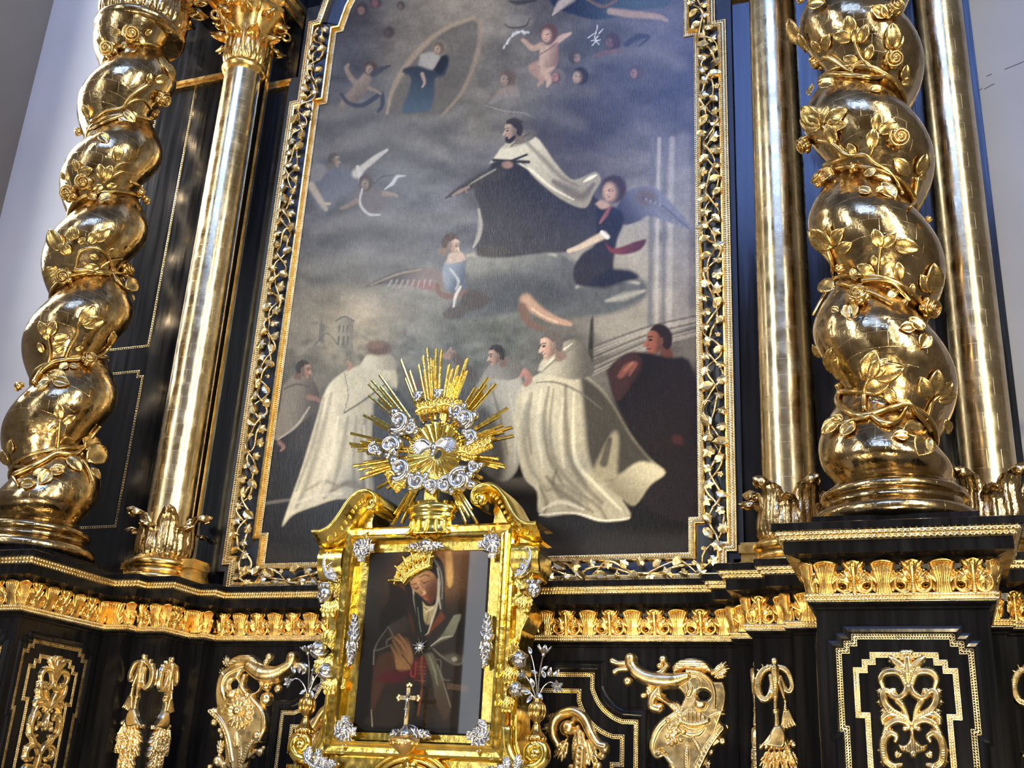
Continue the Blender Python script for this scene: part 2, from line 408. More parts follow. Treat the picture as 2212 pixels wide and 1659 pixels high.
# ================================================================== cornice profiles
def vbead(o0, z0, o1, z1, amp, rows=2):
    out = [(o0, z0, 0)]
    for r in range(rows):
        for t, k, g in ((.10, .0, 0), (.28, .15, .8), (.5, .25, 1.2), (.72, .15, .8), (.90, .0, 0)):
            u = (r+t)/rows; out.append((o0+(o1-o0)*u+amp*k, z0+(z1-z0)*u, amp*g*.8))
    return out+[(o1, z1, 0)]
PR_LOW = [(-.02, 2.56), (0, 2.585), (.012, 2.59), (.012, 2.6), (.034, 2.612), (.034, 2.622)]
PR_BEAD1 = vbead(.034, 2.622, .038, 2.662, .011)
PR_COVE = [(.036, 2.662), (.018, 2.672), (.014, 2.70), (.018, 2.76), (.03, 2.80), (.055, 2.825), (.10, 2.838), (.13, 2.842), (.13, 2.905)]
PR_BEAD2 = vbead(.13, 2.905, .165, 2.945, .012)
PR_TOP = [(.168, 2.945), (.182, 2.95), (.182, 2.985), (.17, 2.99), (-.1, 2.992)]

# acanthus units of the frieze (two alternating kinds), relief in a unit cell of width 0.145, height 0.155
def unit_scroll():
    r = Relief(-.092, .092, -.006, .164, .0026)
    for s in (-1, 1):
        r.blob((s*.050, .046), .042, .046, .022, s*.2)                      # round lobe
        r.blob((s*.034, .080), .036, .028, .018, -s*.7)
        r.stroke([(s*.010, .03), (s*.024, .006), (s*.056, .002), (s*.082, .026), (s*.080, .060), (s*.060, .078), (s*.040, .070)], [.006, .009, .011, .011, .010, .008, .005], .012, 1.1)
        for k, (ex, ez) in enumerate(((.078, .078), (.064, .098), (.044, .108))):
            r.stroke([(s*.024, .055), (s*(.02+ex*.35), .066+k*.006), (s*ex, ez)], [.006, .010, .006], .012, 1.2)
        r.stroke([(s*.004, .075), (s*.016, .118), (s*.036, .138), (s*.046, .152)], [.006, .012, .012, .006], .010, 1.2, groove=.3)
        r.stroke([(s*.004, .09), (s*.014, .13), (s*.026, .154)], [.006, .012, .009], .014, 1.2)
        r.hole((s*.058, .032), .014, .011, s*.4)
    r.stroke([(0, -.004), (0, .05), (0, .10), (0, .14)], [.015, .011, .012, .018], .014, 1.3, groove=.35)
    r.stroke([(-.026, .150), (0, .157), (.026, .150)], [.008, .010, .008], .018, 1.2)
    return r
def unit_fan():
    r = Relief(-.085, .085, -.006, .164, .0026)
    r.blob((0, .05), .05, .07, .012)
    for a in (-.052, -.034, -.017, 0, .017, .034, .052):
        r.stroke([(a*.65, -.002), (a*.50, .05), (a*.72, .10), (a*.98, .150-abs(a)*.15)], [.009, .008, .009, .007], .013-abs(a)*.08, 1.25)
    for s in (-1, 1):
        r.stroke([(s*.018, .03), (s*.040, .060), (s*.060, .078), (s*.066, .092)], [.008, .010, .009, .005], .006, 1.2, groove=.3)
        r.stroke([(s*.03, -.002), (s*.046, .012), (s*.058, .05)], [.009, .009, .005], .004, 1.1)
    r.stroke([(-.042, .149), (-.02, .155), (0, .157), (.02, .155), (.042, .149)], [.006, .009, .010, .009, .006], .016, 1.2)
    return r
ME_SCROLL = mesh('acanthus_scroll', *unit_scroll().geo(.004), M_GOLD)
ME_FAN = mesh('acanthus_fan', *unit_fan().geo(.004), M_GOLD)
def leaf_run(parent, a, b, first=0, z=2.668, minw=.09, pitch=.144):
    """row of acanthus leaves along a straight cornice run from a to b (plan points of the body outline)"""
    a, b = np.array(a, float), np.array(b, float); L = np.linalg.norm(b-a); d = (b-a)/L; n = np.array([d[1], -d[0]])
    k = max(1, int(round(L/pitch))); 
    if L < minw: return
    p = L/k; tilt = math.radians(13)
    for i in range(k):
        c = a+d*(p*(i+.5))+n*.020
        ez = np.array([n[0]*math.sin(tilt), n[1]*math.sin(tilt), math.cos(tilt)])
        ex = np.array([d[0], d[1], 0.]); ey = np.cross(ez, ex)
        s = p/.144*1.04
        inst('acanthus_leaf', ME_SCROLL if (i+first) % 2 == 0 else ME_FAN, basis((c[0], c[1], z), ex*s, ey, ez*.97), parent)
def corner_leaf(parent, x, y, nx, ny, z=2.668):
    n = nrm((nx, ny, 0)); tilt = math.radians(13); ez = n*math.sin(tilt)+np.array([0, 0, math.cos(tilt)]); ex = np.array([-n[1], n[0], 0]); ey = np.cross(ez, ex)
    inst('acanthus_leaf', ME_FAN, basis((x+n[0]*.018, y+n[1]*.018, z), ex*.62, ey, ez*.97), parent)
def cornice(parent, path):
    v, f = sweep(path, PR_LOW); part('lower_moulding', v, f, M_BLACK, parent, False)
    v, f = sweep(path, PR_BEAD1, bead=.0145); part('bead_strip', v, f, M_GOLDPALE, parent, True)
    v, f = sweep(path, PR_COVE); part('cove', v, f, M_BLACK, parent, False)
    v, f = sweep(path, PR_BEAD2, bead=.021); part('bead_strip', v, f, M_GOLDPALE, parent, True)
    v, f = sweep(path, PR_TOP); part('top_slab', v, f, M_BLACK, parent, False)
def plan_block(name, path, z0, z1, mat, parent, yback=.34):
    P = list(path); P = [(P[0][0], yback)]+P+[(P[-1][0], yback)]
    n = len(P); V = [(x, y, z0) for x, y in P]+[(x, y, z1) for x, y in P]
    Fc = [(i, (i+1) % n, (i+1) % n+n, i+n) for i in range(n)]+[tuple(range(n))[::-1], tuple(range(n, 2*n))]
    return part(name, V, Fc, mat, parent, False)

# ================================================================== retable
retable = thing('altar_retable', 'black lacquered altar wall with gilded acanthus frieze behind the painting and columns', 'altar', (0, 0.34, 0))
def rpart(o):            # the retable empty sits at y 0.34; keep children in world place
    return o
OUT_R = [(1.923, -.044), (1.923, -.162), (2.06, -.162), (2.06, -.46), (2.295, -.46), (2.295, -.555), (3.40, -.575), (3.40, -.52), (3.62, -.52), (3.62, .34)]
OUT = [(-x, y) for x, y in OUT_R[::-1]]+OUT_R
retable.location = (0, 0, 0)
plan_block('base_block', OUT[1:-1], 0, 2.62, M_BLACK, retable)
cornice(retable, OUT)
plan_block('ledge_core', [(x*1.0, y-.0) for x, y in OUT[1:-1]], 2.6, 2.985, M_BLACK, retable)
for sgn in (-1, 1):
    segs = [((0.0 if False else 0, -.044), (1.923, -.044))]
def runs():
    R = OUT_R
    leaf_run(retable, (-1.905, -.044), (1.905, -.044), 0)
    for s in (1, -1):
        def mir(p): return (p[0]*s, p[1])
        for a, b, f in (((1.905, -.180), (2.04, -.180), 1), ((2.06, -.18), (2.06, -.46), 0), ((2.045, -.46), (2.30, -.46), 0), ((2.295, -.555), (2.50, -.555), 1)):
            A, B = mir(a), mir(b)
            if s == -1: A, B = B, A
            if a[0] == b[0] and s == 1: A, B = (a, b)       # left facing return, hidden
            leaf_run(retable, A, B, f)
    leaf_run(retable, (3.29, -.575), (3.40, -.575), 1); leaf_run(retable, (3.40, -.52), (3.62, -.52), 0)
runs()
for s in (-1, 1):
    for x, y in ((2.06, -.46), (2.295, -.555), (1.923, -.162)): corner_leaf(retable, s*x, y, -s, -1)
# upper wall
UP_R = [(1.93, .015), (1.93, -.03), (2.12, -.03), (2.12, -.14), (2.46, -.14), (2.46, -.28), (3.2, -.28), (3.2, -.14), (3.58, -.14), (3.58, -.02), (3.63, -.02)]
UP = [(-x, y) for x, y in UP_R[::-1]]+UP_R
plan_block('upper_wall', UP, 2.98, 9.6, M_BLACKG, retable)
def strip(name, path3, nrml, mat, w=.02, t=.012, bead=.02):
    """thin beaded fillet along a polyline on a plane; path3 2D (a,z), nrml maps (a,z,h) to 3D"""
    v, f = sweep(path3, bead_prof(-w/2, w, 0, t, 1), bead=bead, to3=nrml)
    return v, f
for s in (-1, 1):       # beaded panels on the wall behind the twisted columns
    mp = lambda q: (q[0], -.28-q[2], q[1])
    for z0, z1 in ((4.97, 7.56), (3.46, 4.75)) if s < 0 else ():
        xa, xb = s*2.80, s*3.19
        xa, xb = min(xa, xb), max(xa, xb); n = .05
        pth = [(xa, z0), (xb, z0), (xb, z1-.35), (xb+.0, z1-.35), (xb-.0, z1-n), (xb-n, z1-n), (xb-n, z1), (xa+n, z1), (xa+n, z1-n), (xa, z1-n), (xa, z0)]
        pth = [p for i, p in enumerate(pth) if i == 0 or np.hypot(p[0]-pth[i-1][0], p[1]-pth[i-1][1]) > 1e-4]
        v, f = strip('x', pth, mp, None, .018, .010, .022); part('panel_bead', v, f, M_GOLDPALE, retable)
    # gilt fillets beside the straight columns
    for x in (2.135, 2.445):
        b = MB(); b.box(s*x-.012, s*x+.012, -.165, -.14, 3.0, 9.6); b.obj('gilt_fillet', M_GOLDCOL, retable)

# ================================================================== pedestals of the twisted columns
def pedestal(s, label):
    t = thing('column_pedestal', label, 'pedestal', (0, 0, 0), 'pedestals of the twisted columns')
    x0, x1 = (2.502, 3.29) if s > 0 else (-3.29, -2.502)
    yf, yb = -1.358, -.575
    b = MB(); b.box(x0, x1, yf, yb, 0, 2.985); b.obj('body', M_BLACK, t)
    path = [(x0, yb), (x0, yf), (x1, yf), (x1, yb)]
    cornice(t, path)
    leaf_run(t, (x0-.012, yf), (x1+.012, yf), 1 if s > 0 else 0, pitch=.132); 
    leaf_run(t, (x0, yb), (x0, yf), 0, pitch=.132); leaf_run(t, (x1, yf), (x1, yb), 0, pitch=.132)
    for x, nx in ((x0, -1), (x1, 1)): corner_leaf(t, x, yf, nx, -1)
    b = MB(); b.box(x0+.0, x1-.0, yf+.0, yb-.02, 2.985, 3.06); o = b.obj('plinth', M_BLACK, t)
    return t
ped_r = pedestal(1, 'black pedestal under the right twisted gold column, acanthus lattice panel on its front')
ped_l = pedestal(-1, 'black pedestal under the left twisted gold column, cut off by the left edge')

# ================================================================== twisted columns
TW_X, TW_Y, TW_Z0, TW_P = 2.895, -.965, 3.06, .708
def tw_r(th, z, s):
    """radius of the twisted shaft; s=+1 right column, -1 left column (mirror twist)"""
    # bulge faces left (th=pi) at z=3.53 on the right column
    if s < 0: th = math.pi-th
    ph = (th-math.pi) + 2*np.pi*(z-3.53)/TW_P
    g = 2*((1+np.cos(ph))/2)**.62-1
    fade = np.clip((z-3.26)/.16, 0, 1); fade = fade*fade*(3-2*fade)
    R = .298-.006*(z-3.2)*.5
    return R+fade*.078*g - (1-fade)*.02
def tw_pt(th, z, s, off=0.0):
    r = tw_r(th, z, s)+off
    return np.stack([s*TW_X+r*np.cos(th), TW_Y+r*np.sin(th), z+0*th], -1)
def tw_hit(px, py, s, off=0.0):
    d = nrm(ray(px, py)); c = np.array([s*TW_X, TW_Y]); o = CAM
    q = d[:2]; t0 = ((c-o[:2])@q)/(q@q)
    tt = np.linspace(t0-.6, t0+.3, 1400); P = o+tt[:, None]*d
    rel = P[:, :2]-c; rr = np.hypot(rel[:, 0], rel[:, 1]); th = np.arctan2(rel[:, 1], rel[:, 0])
    ins = rr < tw_r(th, P[:, 2], s)+off
    if ins.any(): i = int(np.argmax(ins))
    else: i = int(np.argmin(rr-tw_r(th, P[:, 2], s)))
    p = P[i]; th, z = th[i], P[i, 2]; e = 1e-3
    if not ins.any(): p = tw_pt(np.array(th), np.array(z), s, off)
    a = tw_pt(np.array(th+e), np.array(z), s)-tw_pt(np.array(th-e), np.array(z), s); b = tw_pt(np.array(th), np.array(z+e), s)-tw_pt(np.array(th), np.array(z-e), s)
    n = nrm(np.cross(a, b))
    if n@d > 0: n = -n
    return p, n
def shell(V, nx, ny, t):
    """closed thin shell from a (ny+1)x(nx+1) grid of points"""
    V = np.asarray(V, float).reshape(ny+1, nx+1, 3)
    du = np.gradient(V, axis=1); dv = np.gradient(V, axis=0); n = np.cross(du, dv); n /= np.linalg.norm(n, axis=2)[..., None]+1e-9
    A = V.reshape(-1, 3); B = (V-n*t).reshape(-1, 3); o = len(A); W = nx+1
    Fc = [(j*W+i, j*W+i+1, (j+1)*W+i+1, (j+1)*W+i) for j in range(ny) for i in range(nx)]
    Fb = [(o+d, o+c, o+b, o+a) for a, b, c, d in Fc]
    ring = [i for i in range(W)]+[j*W+nx for j in range(1, ny+1)]+[ny*W+i for i in range(nx-1, -1, -1)]+[j*W for j in range(ny-1, 0, -1)]
    Fs = [(ring[i], o+ring[i], o+ring[(i+1) % len(ring)], ring[(i+1) % len(ring)]) for i in range(len(ring))]
    return np.vstack([A, B]), Fc+Fb+Fs
def leaf_mesh(name, mat, nx=6, ny=8, w=.30, arch=.16, cup=.10, vein=.03, saw=0.0):
    V = []
    for j in range(ny+1):
        v = j/ny; ww = w*(math.sin(math.pi*min(1, v*.94+.04))**.75)*(1-.25*v)*(1+(saw if j % 2 else -saw))
        for i in range(nx+1):
            u = -1+2*i/nx
            z = arch*math.sin(math.pi*v*.9)*(1-.2*abs(u))+cup*abs(u)**1.5*w + vein*(1-abs(u))*0+(-vein if abs(u) < .01 else 0)+ (.5*vein*math.cos(math.pi*(v*7+abs(u)*2)) if 0 < abs(u) < .99 else 0)
            V.append((v, u*ww, z))
    V, Fc = shell(V, nx, ny, .035); return mesh(name, V, Fc, mat)
def rose_mesh(name, mat):
    b = MB(); b.ball((0, 0, .05), .78, 14, 9)
    t = np.linspace(0, 1, 46); a = t*5.2*math.pi; r_ = .92*(1-t*.88)
    b.tube(np.stack([r_*np.cos(a), r_*np.sin(a), .12+.74*np.sqrt(np.clip(1-r_**2, 0, 1))], 1), .13*(1-.35*t), 6)
    for k in range(5):
        q = k*1.2566; b.ball((.62*math.cos(q), .62*math.sin(q), -.05), .46, 8, 6, (1, 1, .9))
    return mesh(name, b.V, b.F, mat)
ME_LEAF = leaf_mesh('leaf', M_VINE, w=.34, arch=.14)
ME_LEAF2 = leaf_mesh('leaf', M_VINE, w=.42, arch=.06, cup=.35)
ME_ROSE = rose_mesh('rose', M_VINE)
def bud_mesh(name, mat):
    b = MB(); b.lathe([(.001, -.1), (.5, 0), (.62, .4), (.45, .85), (.2, 1.05), (.001, 1.1)], 9)
    for k in range(5):
        a = k*1.2566; b.tube([(.5*math.cos(a), .5*math.sin(a), -.05), (.68*math.cos(a), .68*math.sin(a), .4), (.5*math.cos(a), .5*math.sin(a), .95)], [.12, .15, .04], 5)
    return mesh(name, b.V, b.F, mat)
ME_BUD = bud_mesh('rose_bud', M_VINE)

def twisted_column(s, label, leaves, roses, stems):
    t = thing('twisted_column', label, 'column', (s*TW_X, TW_Y, TW_Z0), 'twisted gold columns')
    org = np.array([s*TW_X, TW_Y, TW_Z0])
    nz, nt_ = 220, 72; zt = 7.56
    Z, TH = np.meshgrid(np.linspace(3.29, zt, nz+1), np.linspace(0, 2*np.pi, nt_, endpoint=False), indexing='ij')
    V = tw_pt(TH, Z, s).reshape(-1, 3)-org
    i, j = np.meshgrid(np.arange(nz), np.arange(nt_), indexing='ij'); j2 = (j+1) % nt_
    Fq = np.stack([i*nt_+j, i*nt_+j2, (i+1)*nt_+j2, (i+1)*nt_+j], -1).reshape(-1, 4)
    uv = np.stack([TH.ravel()*.3, Z.ravel()+.15*np.sin(TH.ravel())], 1)
    part('shaft', V, Fq, M_GOLDOLD, t, True, uv)
    prof = [(.0, 0), (.405, 0), (.425, .02), (.43, .045), (.42, .07), (.395, .085), (.385, .092), (.365, .10), (.35, .12), (.345, .14), (.352, .15), (.37, .155), (.378, .17), (.375, .19), (.355, .205), (.335, .21), (.33, .225), (.305, .24), (.28, .26), (.27, .28)]
    v, f = lathe_geo(prof, 64); part('base', v, f, M_GOLDOLD, t, True, [(math.atan2(q[1], q[0])*.4, q[2]) for q in v])
    prof = [(.22, 4.46), (.345, 4.47), (.372, 4.50), (.375, 4.53), (.355, 4.555), (.33, 4.56), (.325, 4.60), (.34, 4.9), (.42, 5.2), (.5, 5.3)]
    v, f = lathe_geo(prof, 48); part('capital_bell', v, f, M_GOLDOLD, t, True, [(math.atan2(q[1], q[0])*.4, q[2]) for q in v])
    for k in range(14):
        a = 2*math.pi*k/14
        ex = np.array([-math.sin(a), math.cos(a), 0]); ey = -np.array([math.cos(a), math.sin(a), 0])
        inst('acanthus_leaf', ME_ACA, basis(org+np.array([.335*math.cos(a), .335*math.sin(a), 4.56]), ex*.20, ey*.32, np.array([0, 0, .42])), t)
    def place(name, me, p, n, d, L, wsc=1.0):
        ex = nrm(d-n*(d@n)); ey = np.cross(n, ex)
        inst(name, me, basis(p, ex*L, ey*L*wsc, n*L), t)
    for a in leaves:
        x0, y0, x1, y1 = a[:4]; k = a[4] if len(a) > 4 else 0
        p0, n0 = tw_hit(x0, y0, s, .012); p1, n1 = tw_hit(x1, y1, s, .035)
        if np.linalg.norm(p1-p0) > .32 or np.linalg.norm(p1-p0) < .02: 
            p1 = p0+nrm(p1-p0)*.16
        n = nrm(nrm(n0+n1)*.8-nrm(p0-CAM)*.35)
        place('leaf', ME_LEAF if k == 0 else ME_LEAF2, p0, n, p1-p0, np.linalg.norm(p1-p0)*1.15, 1.12)
    for a in roses:
        x, y, r = a[:3]; p, n = tw_hit(x, y, s, .02)
        L = r/F*np.dot(p-CAM, MC[2])
        n = nrm(n-nrm(p-CAM)*.25+np.array([0, 0, .15]))
        place('rose' if r >= 17 else 'rose_bud', ME_ROSE if r >= 17 else ME_BUD, p+n*L*.35, n, np.array([rnd.uniform(-1, 1), .2, 1.]), L)
    b = MB()
    for st in stems:
        pts = st[1:]; r = st[0]
        P = [tw_hit(x, y, s, .018)[0] for x, y in catmull(pts, 7)]
        P = np.array(P); 
        for _ in range(2): P[1:-1] = (P[:-2]+2*P[1:-1]+P[2:])/4
        rr = np.interp(np.linspace(0, 1, len(P)), [0, .3, 1], [r, r, r*.55]); b.tube(P-org, rr, 8)
    # the main vine winding up in the groove
    zz = np.linspace(3.45, 7.4, 250); ph = np.pi
    th = math.pi+np.pi-2*np.pi*(zz-3.53)/TW_P+.35*np.sin(zz*9)
    if s < 0: th = math.pi-th
    P = tw_pt(th, zz, s, .012)
    b.tube(P-org, .016+.004*np.sin(zz*23), 7)
    b.obj('vine_stem', M_VINE, t, True)
    return t
def acanthus_3d(name, mat, nx=10, ny=12):
    """leaf one unit high, one wide, curling forward (-y) at the top"""
    V = []
    for j in range(ny+1):
        v = j/ny; lob = .82+.18*abs(math.sin(v*math.pi*3.5))
        ww = (.34+.24*math.sin(math.pi*min(1, v*1.02)))*lob*(1 if v < .8 else 1-.6*((v-.8)/.2)**2)
        zc = v if v < .72 else .72+.24*math.sin((v-.72)/.28*math.pi*.75)
        yc = -.10*v-.05*math.sin(v*6) if v < .72 else -.10*v-.05*math.sin(.72*6)-.30*(1-math.cos((v-.72)/.28*math.pi*.75))
        for i in range(nx+1):
            u = -1+2*i/nx; rib = .05*math.cos(u*math.pi*3)*(1-.3*v)
            V.append((u*ww+.05*u*math.sin(v*9), yc-rib+.16*u*u*(.5+v), zc-.06*abs(u)*(1 if v > .7 else .2)))
    V, Fc = shell(V, nx, ny, .05); return mesh(name, V, Fc, mat)
ME_ACA = acanthus_3d('acanthus_leaf', M_GOLDOLD)
# foliage of the twisted columns, read off the photograph as pixel pairs base -> tip on the shaft
def T4(o, s, L): return [(o[0]+a*s, o[1]+b*s, o[0]+c*s, o[1]+d*s)+tuple(r) for a, b, c, d, *r in L]
def T3(o, s, L): return [(o[0]+a*s, o[1]+b*s, r*s) for a, b, r in L]
def TS(o, s, L): return [(st[0],)+tuple((o[0]+a*s, o[1]+b*s) for a, b in st[1:]) for st in L]
sR, sL = .3219, .3014
COLR_L = T4((1500, 0), sR, [(1060,240,1030,120),(1060,260,945,240),(1080,290,1085,190),(1110,290,1150,180),(1160,400,1185,310),(1100,420,1010,390),(870,340,885,250),(850,350,790,285),(760,330,700,240),(720,280,655,145),(740,360,685,345),(1340,330,1330,175),(1345,330,1395,250),(1330,330,1295,270),(1400,540,1430,450),(1390,560,1460,540),
    (690,640,740,575,1),(940,570,850,570,1),(1260,600,1200,580,1),(850,830,755,740),(850,850,745,810),(860,830,880,730),(880,820,985,745),(890,830,975,840),(950,960,890,850),(1220,880,1230,770),(1235,890,1350,830),(1240,900,1300,835),(1190,1000,1200,880),(1080,1040,1035,975),(990,1060,970,990),(1440,1170,1365,1080),(1500,1170,1555,1050),(1500,1200,1555,1180),(930,1140,1010,1120),(940,1170,850,1210,1),(1140,1180,1210,1140),(1100,1270,1170,1270,1),(1220,1290,1270,1260,1),(880,20,780,30,1),(1290,120,1210,50,1),(1300,130,1280,40,1),(1240,1240,1340,1290,1)]) \
 + T4((1500, 450), sR, [(930,260,800,160),(900,230,880,130),(920,240,965,160),(890,290,835,270),(960,290,1020,250),(1250,260,1210,155),(1260,260,1345,180),(1340,240,1490,270),(1210,440,1105,390),(1090,480,1050,410),(1380,480,1370,380),(1210,390,1200,330),(1250,380,1275,330),(940,540,850,540),(1570,560,1545,470),(1590,570,1620,400),(1600,580,1640,510),(1450,590,1470,520),(1300,600,1355,560),(970,690,920,670,1),(1040,640,1040,705,1),(1480,800,1410,790,1),(1570,850,1550,905,1),(1540,820,1460,740,1),
    (1140,1160,1150,1050),(1160,1150,1195,985),(1180,1130,1270,1030),(1200,1130,1375,1080),(1140,1220,1280,1170),(1340,1310,1290,1220),(930,1110,900,980),(930,1110,985,1070),(850,1000,790,930),(1570,1280,1540,1160),(1600,1260,1640,1110),(1620,1280,1720,1180),(1630,1290,1735,1250),(1000,1420,930,1410,1),(1080,1440,990,1500,1),(980,1420,870,1500,1),(1540,1490,1450,1470,1),(1440,1530,1360,1510,1),(1560,1540,1545,1600,1),(1680,1420,1700,1500)])
COLR_R = T3((1500, 0), sR, [(800,440,62),(1330,400,66),(760,960,62),(1365,930,74),(1080,1130,50),(760,1220,62),(690,10,45),(1340,70,60)])+T3((1500, 450), sR, [(745,290,46),(1005,400,52),(1110,610,72),(1555,670,76),(1400,650,34),(1555,90,34)])
COLR_S = TS((1500, 0), sR, [(.016,(850,400),(900,385),(1000,450),(1060,480)),(.014,(1040,470),(1130,410),(1230,490)),(.012,(1190,470),(1110,380),(1065,250)),(.018,(830,540),(900,500),(1000,500),(1100,510),(1230,520),(1310,500),(1380,600)),(.016,(830,940),(920,960),(1020,1040),(1140,1040),(1200,1090),(1330,1170),(1400,1300)),(.014,(860,1110),(960,1080),(1040,1050)),(.011,(860,840),(950,960)),(.011,(1235,890),(1180,1050)),(.014,(1500,1190),(1480,1340),(1450,1390)),(.010,(760,340),(720,270)),(.010,(1340,340),(1310,440))]) \
 + TS((1500, 450), sR, [(.014,(890,270),(930,400),(900,470),(850,580),(770,720)),(.014,(960,500),(1050,520),(1200,570),(1340,640)),(.016,(1120,490),(1220,480),(1330,500),(1420,590),(1450,620)),(.013,(1140,1350),(1140,1220),(1170,1140)),(.020,(950,1180),(960,1300),(1060,1380),(1160,1390),(1290,1350),(1440,1310),(1500,1380),(1550,1440),(1590,1500)),(.018,(1190,1390),(1280,1445),(1370,1420),(1430,1320)),(.013,(1560,1430),(1600,1300),(1680,1240)),(.011,(1160,1400),(1020,1430),(900,1480)),(.011,(1250,260),(1240,340),(1230,480))])
COLL_L = T4((0, 0), sL, [(870,240,810,215),(1000,260,1030,310),(1040,250,1085,220),(980,330,910,350),(880,350,900,300),(720,330,705,270),(1180,450,1250,540),(1150,410,1200,470),(1060,590,1080,530),(1110,580,1190,560),(890,790,960,850),(920,810,990,830),(850,830,940,865),(640,840,600,760),(700,950,635,960,1),(720,960,755,990,1),(560,1230,530,1150),(560,1250,640,1215),(745,1290,715,1190),(750,1290,795,1200),(740,1330,675,1360),(760,1340,830,1330),(690,1430,640,1400,1),(720,1440,790,1400,1),(470,1290,440,1240),(830,1150,860,1050)]) \
 + T4((0, 400), sL, [(545,390,530,305),(520,400,495,330),(560,420,600,385),(640,420,695,335),(680,400,775,325),(640,500,700,525),(480,500,430,430),(500,500,460,420),(440,470,370,340),(400,600,325,640),(400,640,350,705),(850,470,785,490),(900,470,940,455),(600,600,700,590),(860,700,835,660),(900,740,965,720),(950,780,1005,815),(580,1000,665,880),(590,1000,730,970),(340,1080,285,990),(350,1080,385,990),(345,1110,315,1050),(380,1110,475,1090),(370,1150,430,1130),(400,1200,450,1165),(310,1200,275,1140),(540,1180,590,1165),(490,1280,435,1300,1),(500,1290,545,1290,1),(350,1360,445,1360,1),(340,1400,275,1445),(380,1400,475,1410,1),(780,1150,825,1075),(780,1240,815,1250)]) \
 + T4((0, 800), sL, [(430,350,420,255),(450,380,530,335),(420,400,365,440),(480,620,575,695),(490,630,585,655),(640,560,655,455),(600,560,695,540),(330,720,250,735,1),(360,720,295,785,1),(350,720,445,720,1),(370,710,455,695,1),(150,820,235,800,1),(70,600,60,520),(60,680,10,590),(620,650,690,600),(650,700,715,765)])
COLL_R = T3((0, 0), sL, [(940,245,66),(795,360,66),(1150,705,58),(1110,840,57),(590,945,42),(610,1310,62),(510,1390,62),(975,1370,50)])+T3((0, 400), sL, [(1050,130,44),(470,660,62),(900,620,60),(635,1265,57),(160,1470,50)])
COLL_S = TS((0, 0), sL, [(.016,(1070,600),(950,680),(880,770),(770,790),(650,870)),(.013,(880,770),(960,720),(1040,720),(1090,790)),(.014,(890,820),(760,870),(640,930)),(.014,(740,1310),(800,1270),(880,1230),(970,1250)),(.012,(800,1270),(850,1180),(930,1165)),(.013,(930,1300),(1010,1340),(1050,1420))]) \
 + TS((0, 400), sL, [(.014,(540,600),(560,500),(600,460),(680,450),(760,490),(800,570),(820,650),(880,720),(950,770)),(.018,(530,610),(620,610),(720,630),(790,640)),(.012,(720,590),(800,540),(880,530)),(.020,(240,1420),(300,1330),(380,1270),(470,1250),(580,1240),(700,1230),(770,1180),(810,1120)),(.015,(470,1240),(500,1160),(550,1080),(560,1000),(600,950)),(.013,(340,1290),(360,1200),(340,1080))]) \
 + TS((0, 800), sL, [(.022,(100,750),(230,690),(320,640),(410,590),(520,600),(600,560),(670,460),(720,400)),(.013,(410,590),(420,500),(430,350)),(.012,(430,520),(470,480),(530,500)),(.013,(110,690),(200,690)),(.013,(90,760),(130,830)),(.014,(590,640),(640,720),(670,800))])
tw_right = twisted_column(1, 'right twisted gold column wound with a vine of roses', COLR_L, COLR_R, COLR_S)
tw_left = twisted_column(-1, 'left twisted gold column wound with a vine of roses beside the pale wall', COLL_L, COLL_R, COLL_S)

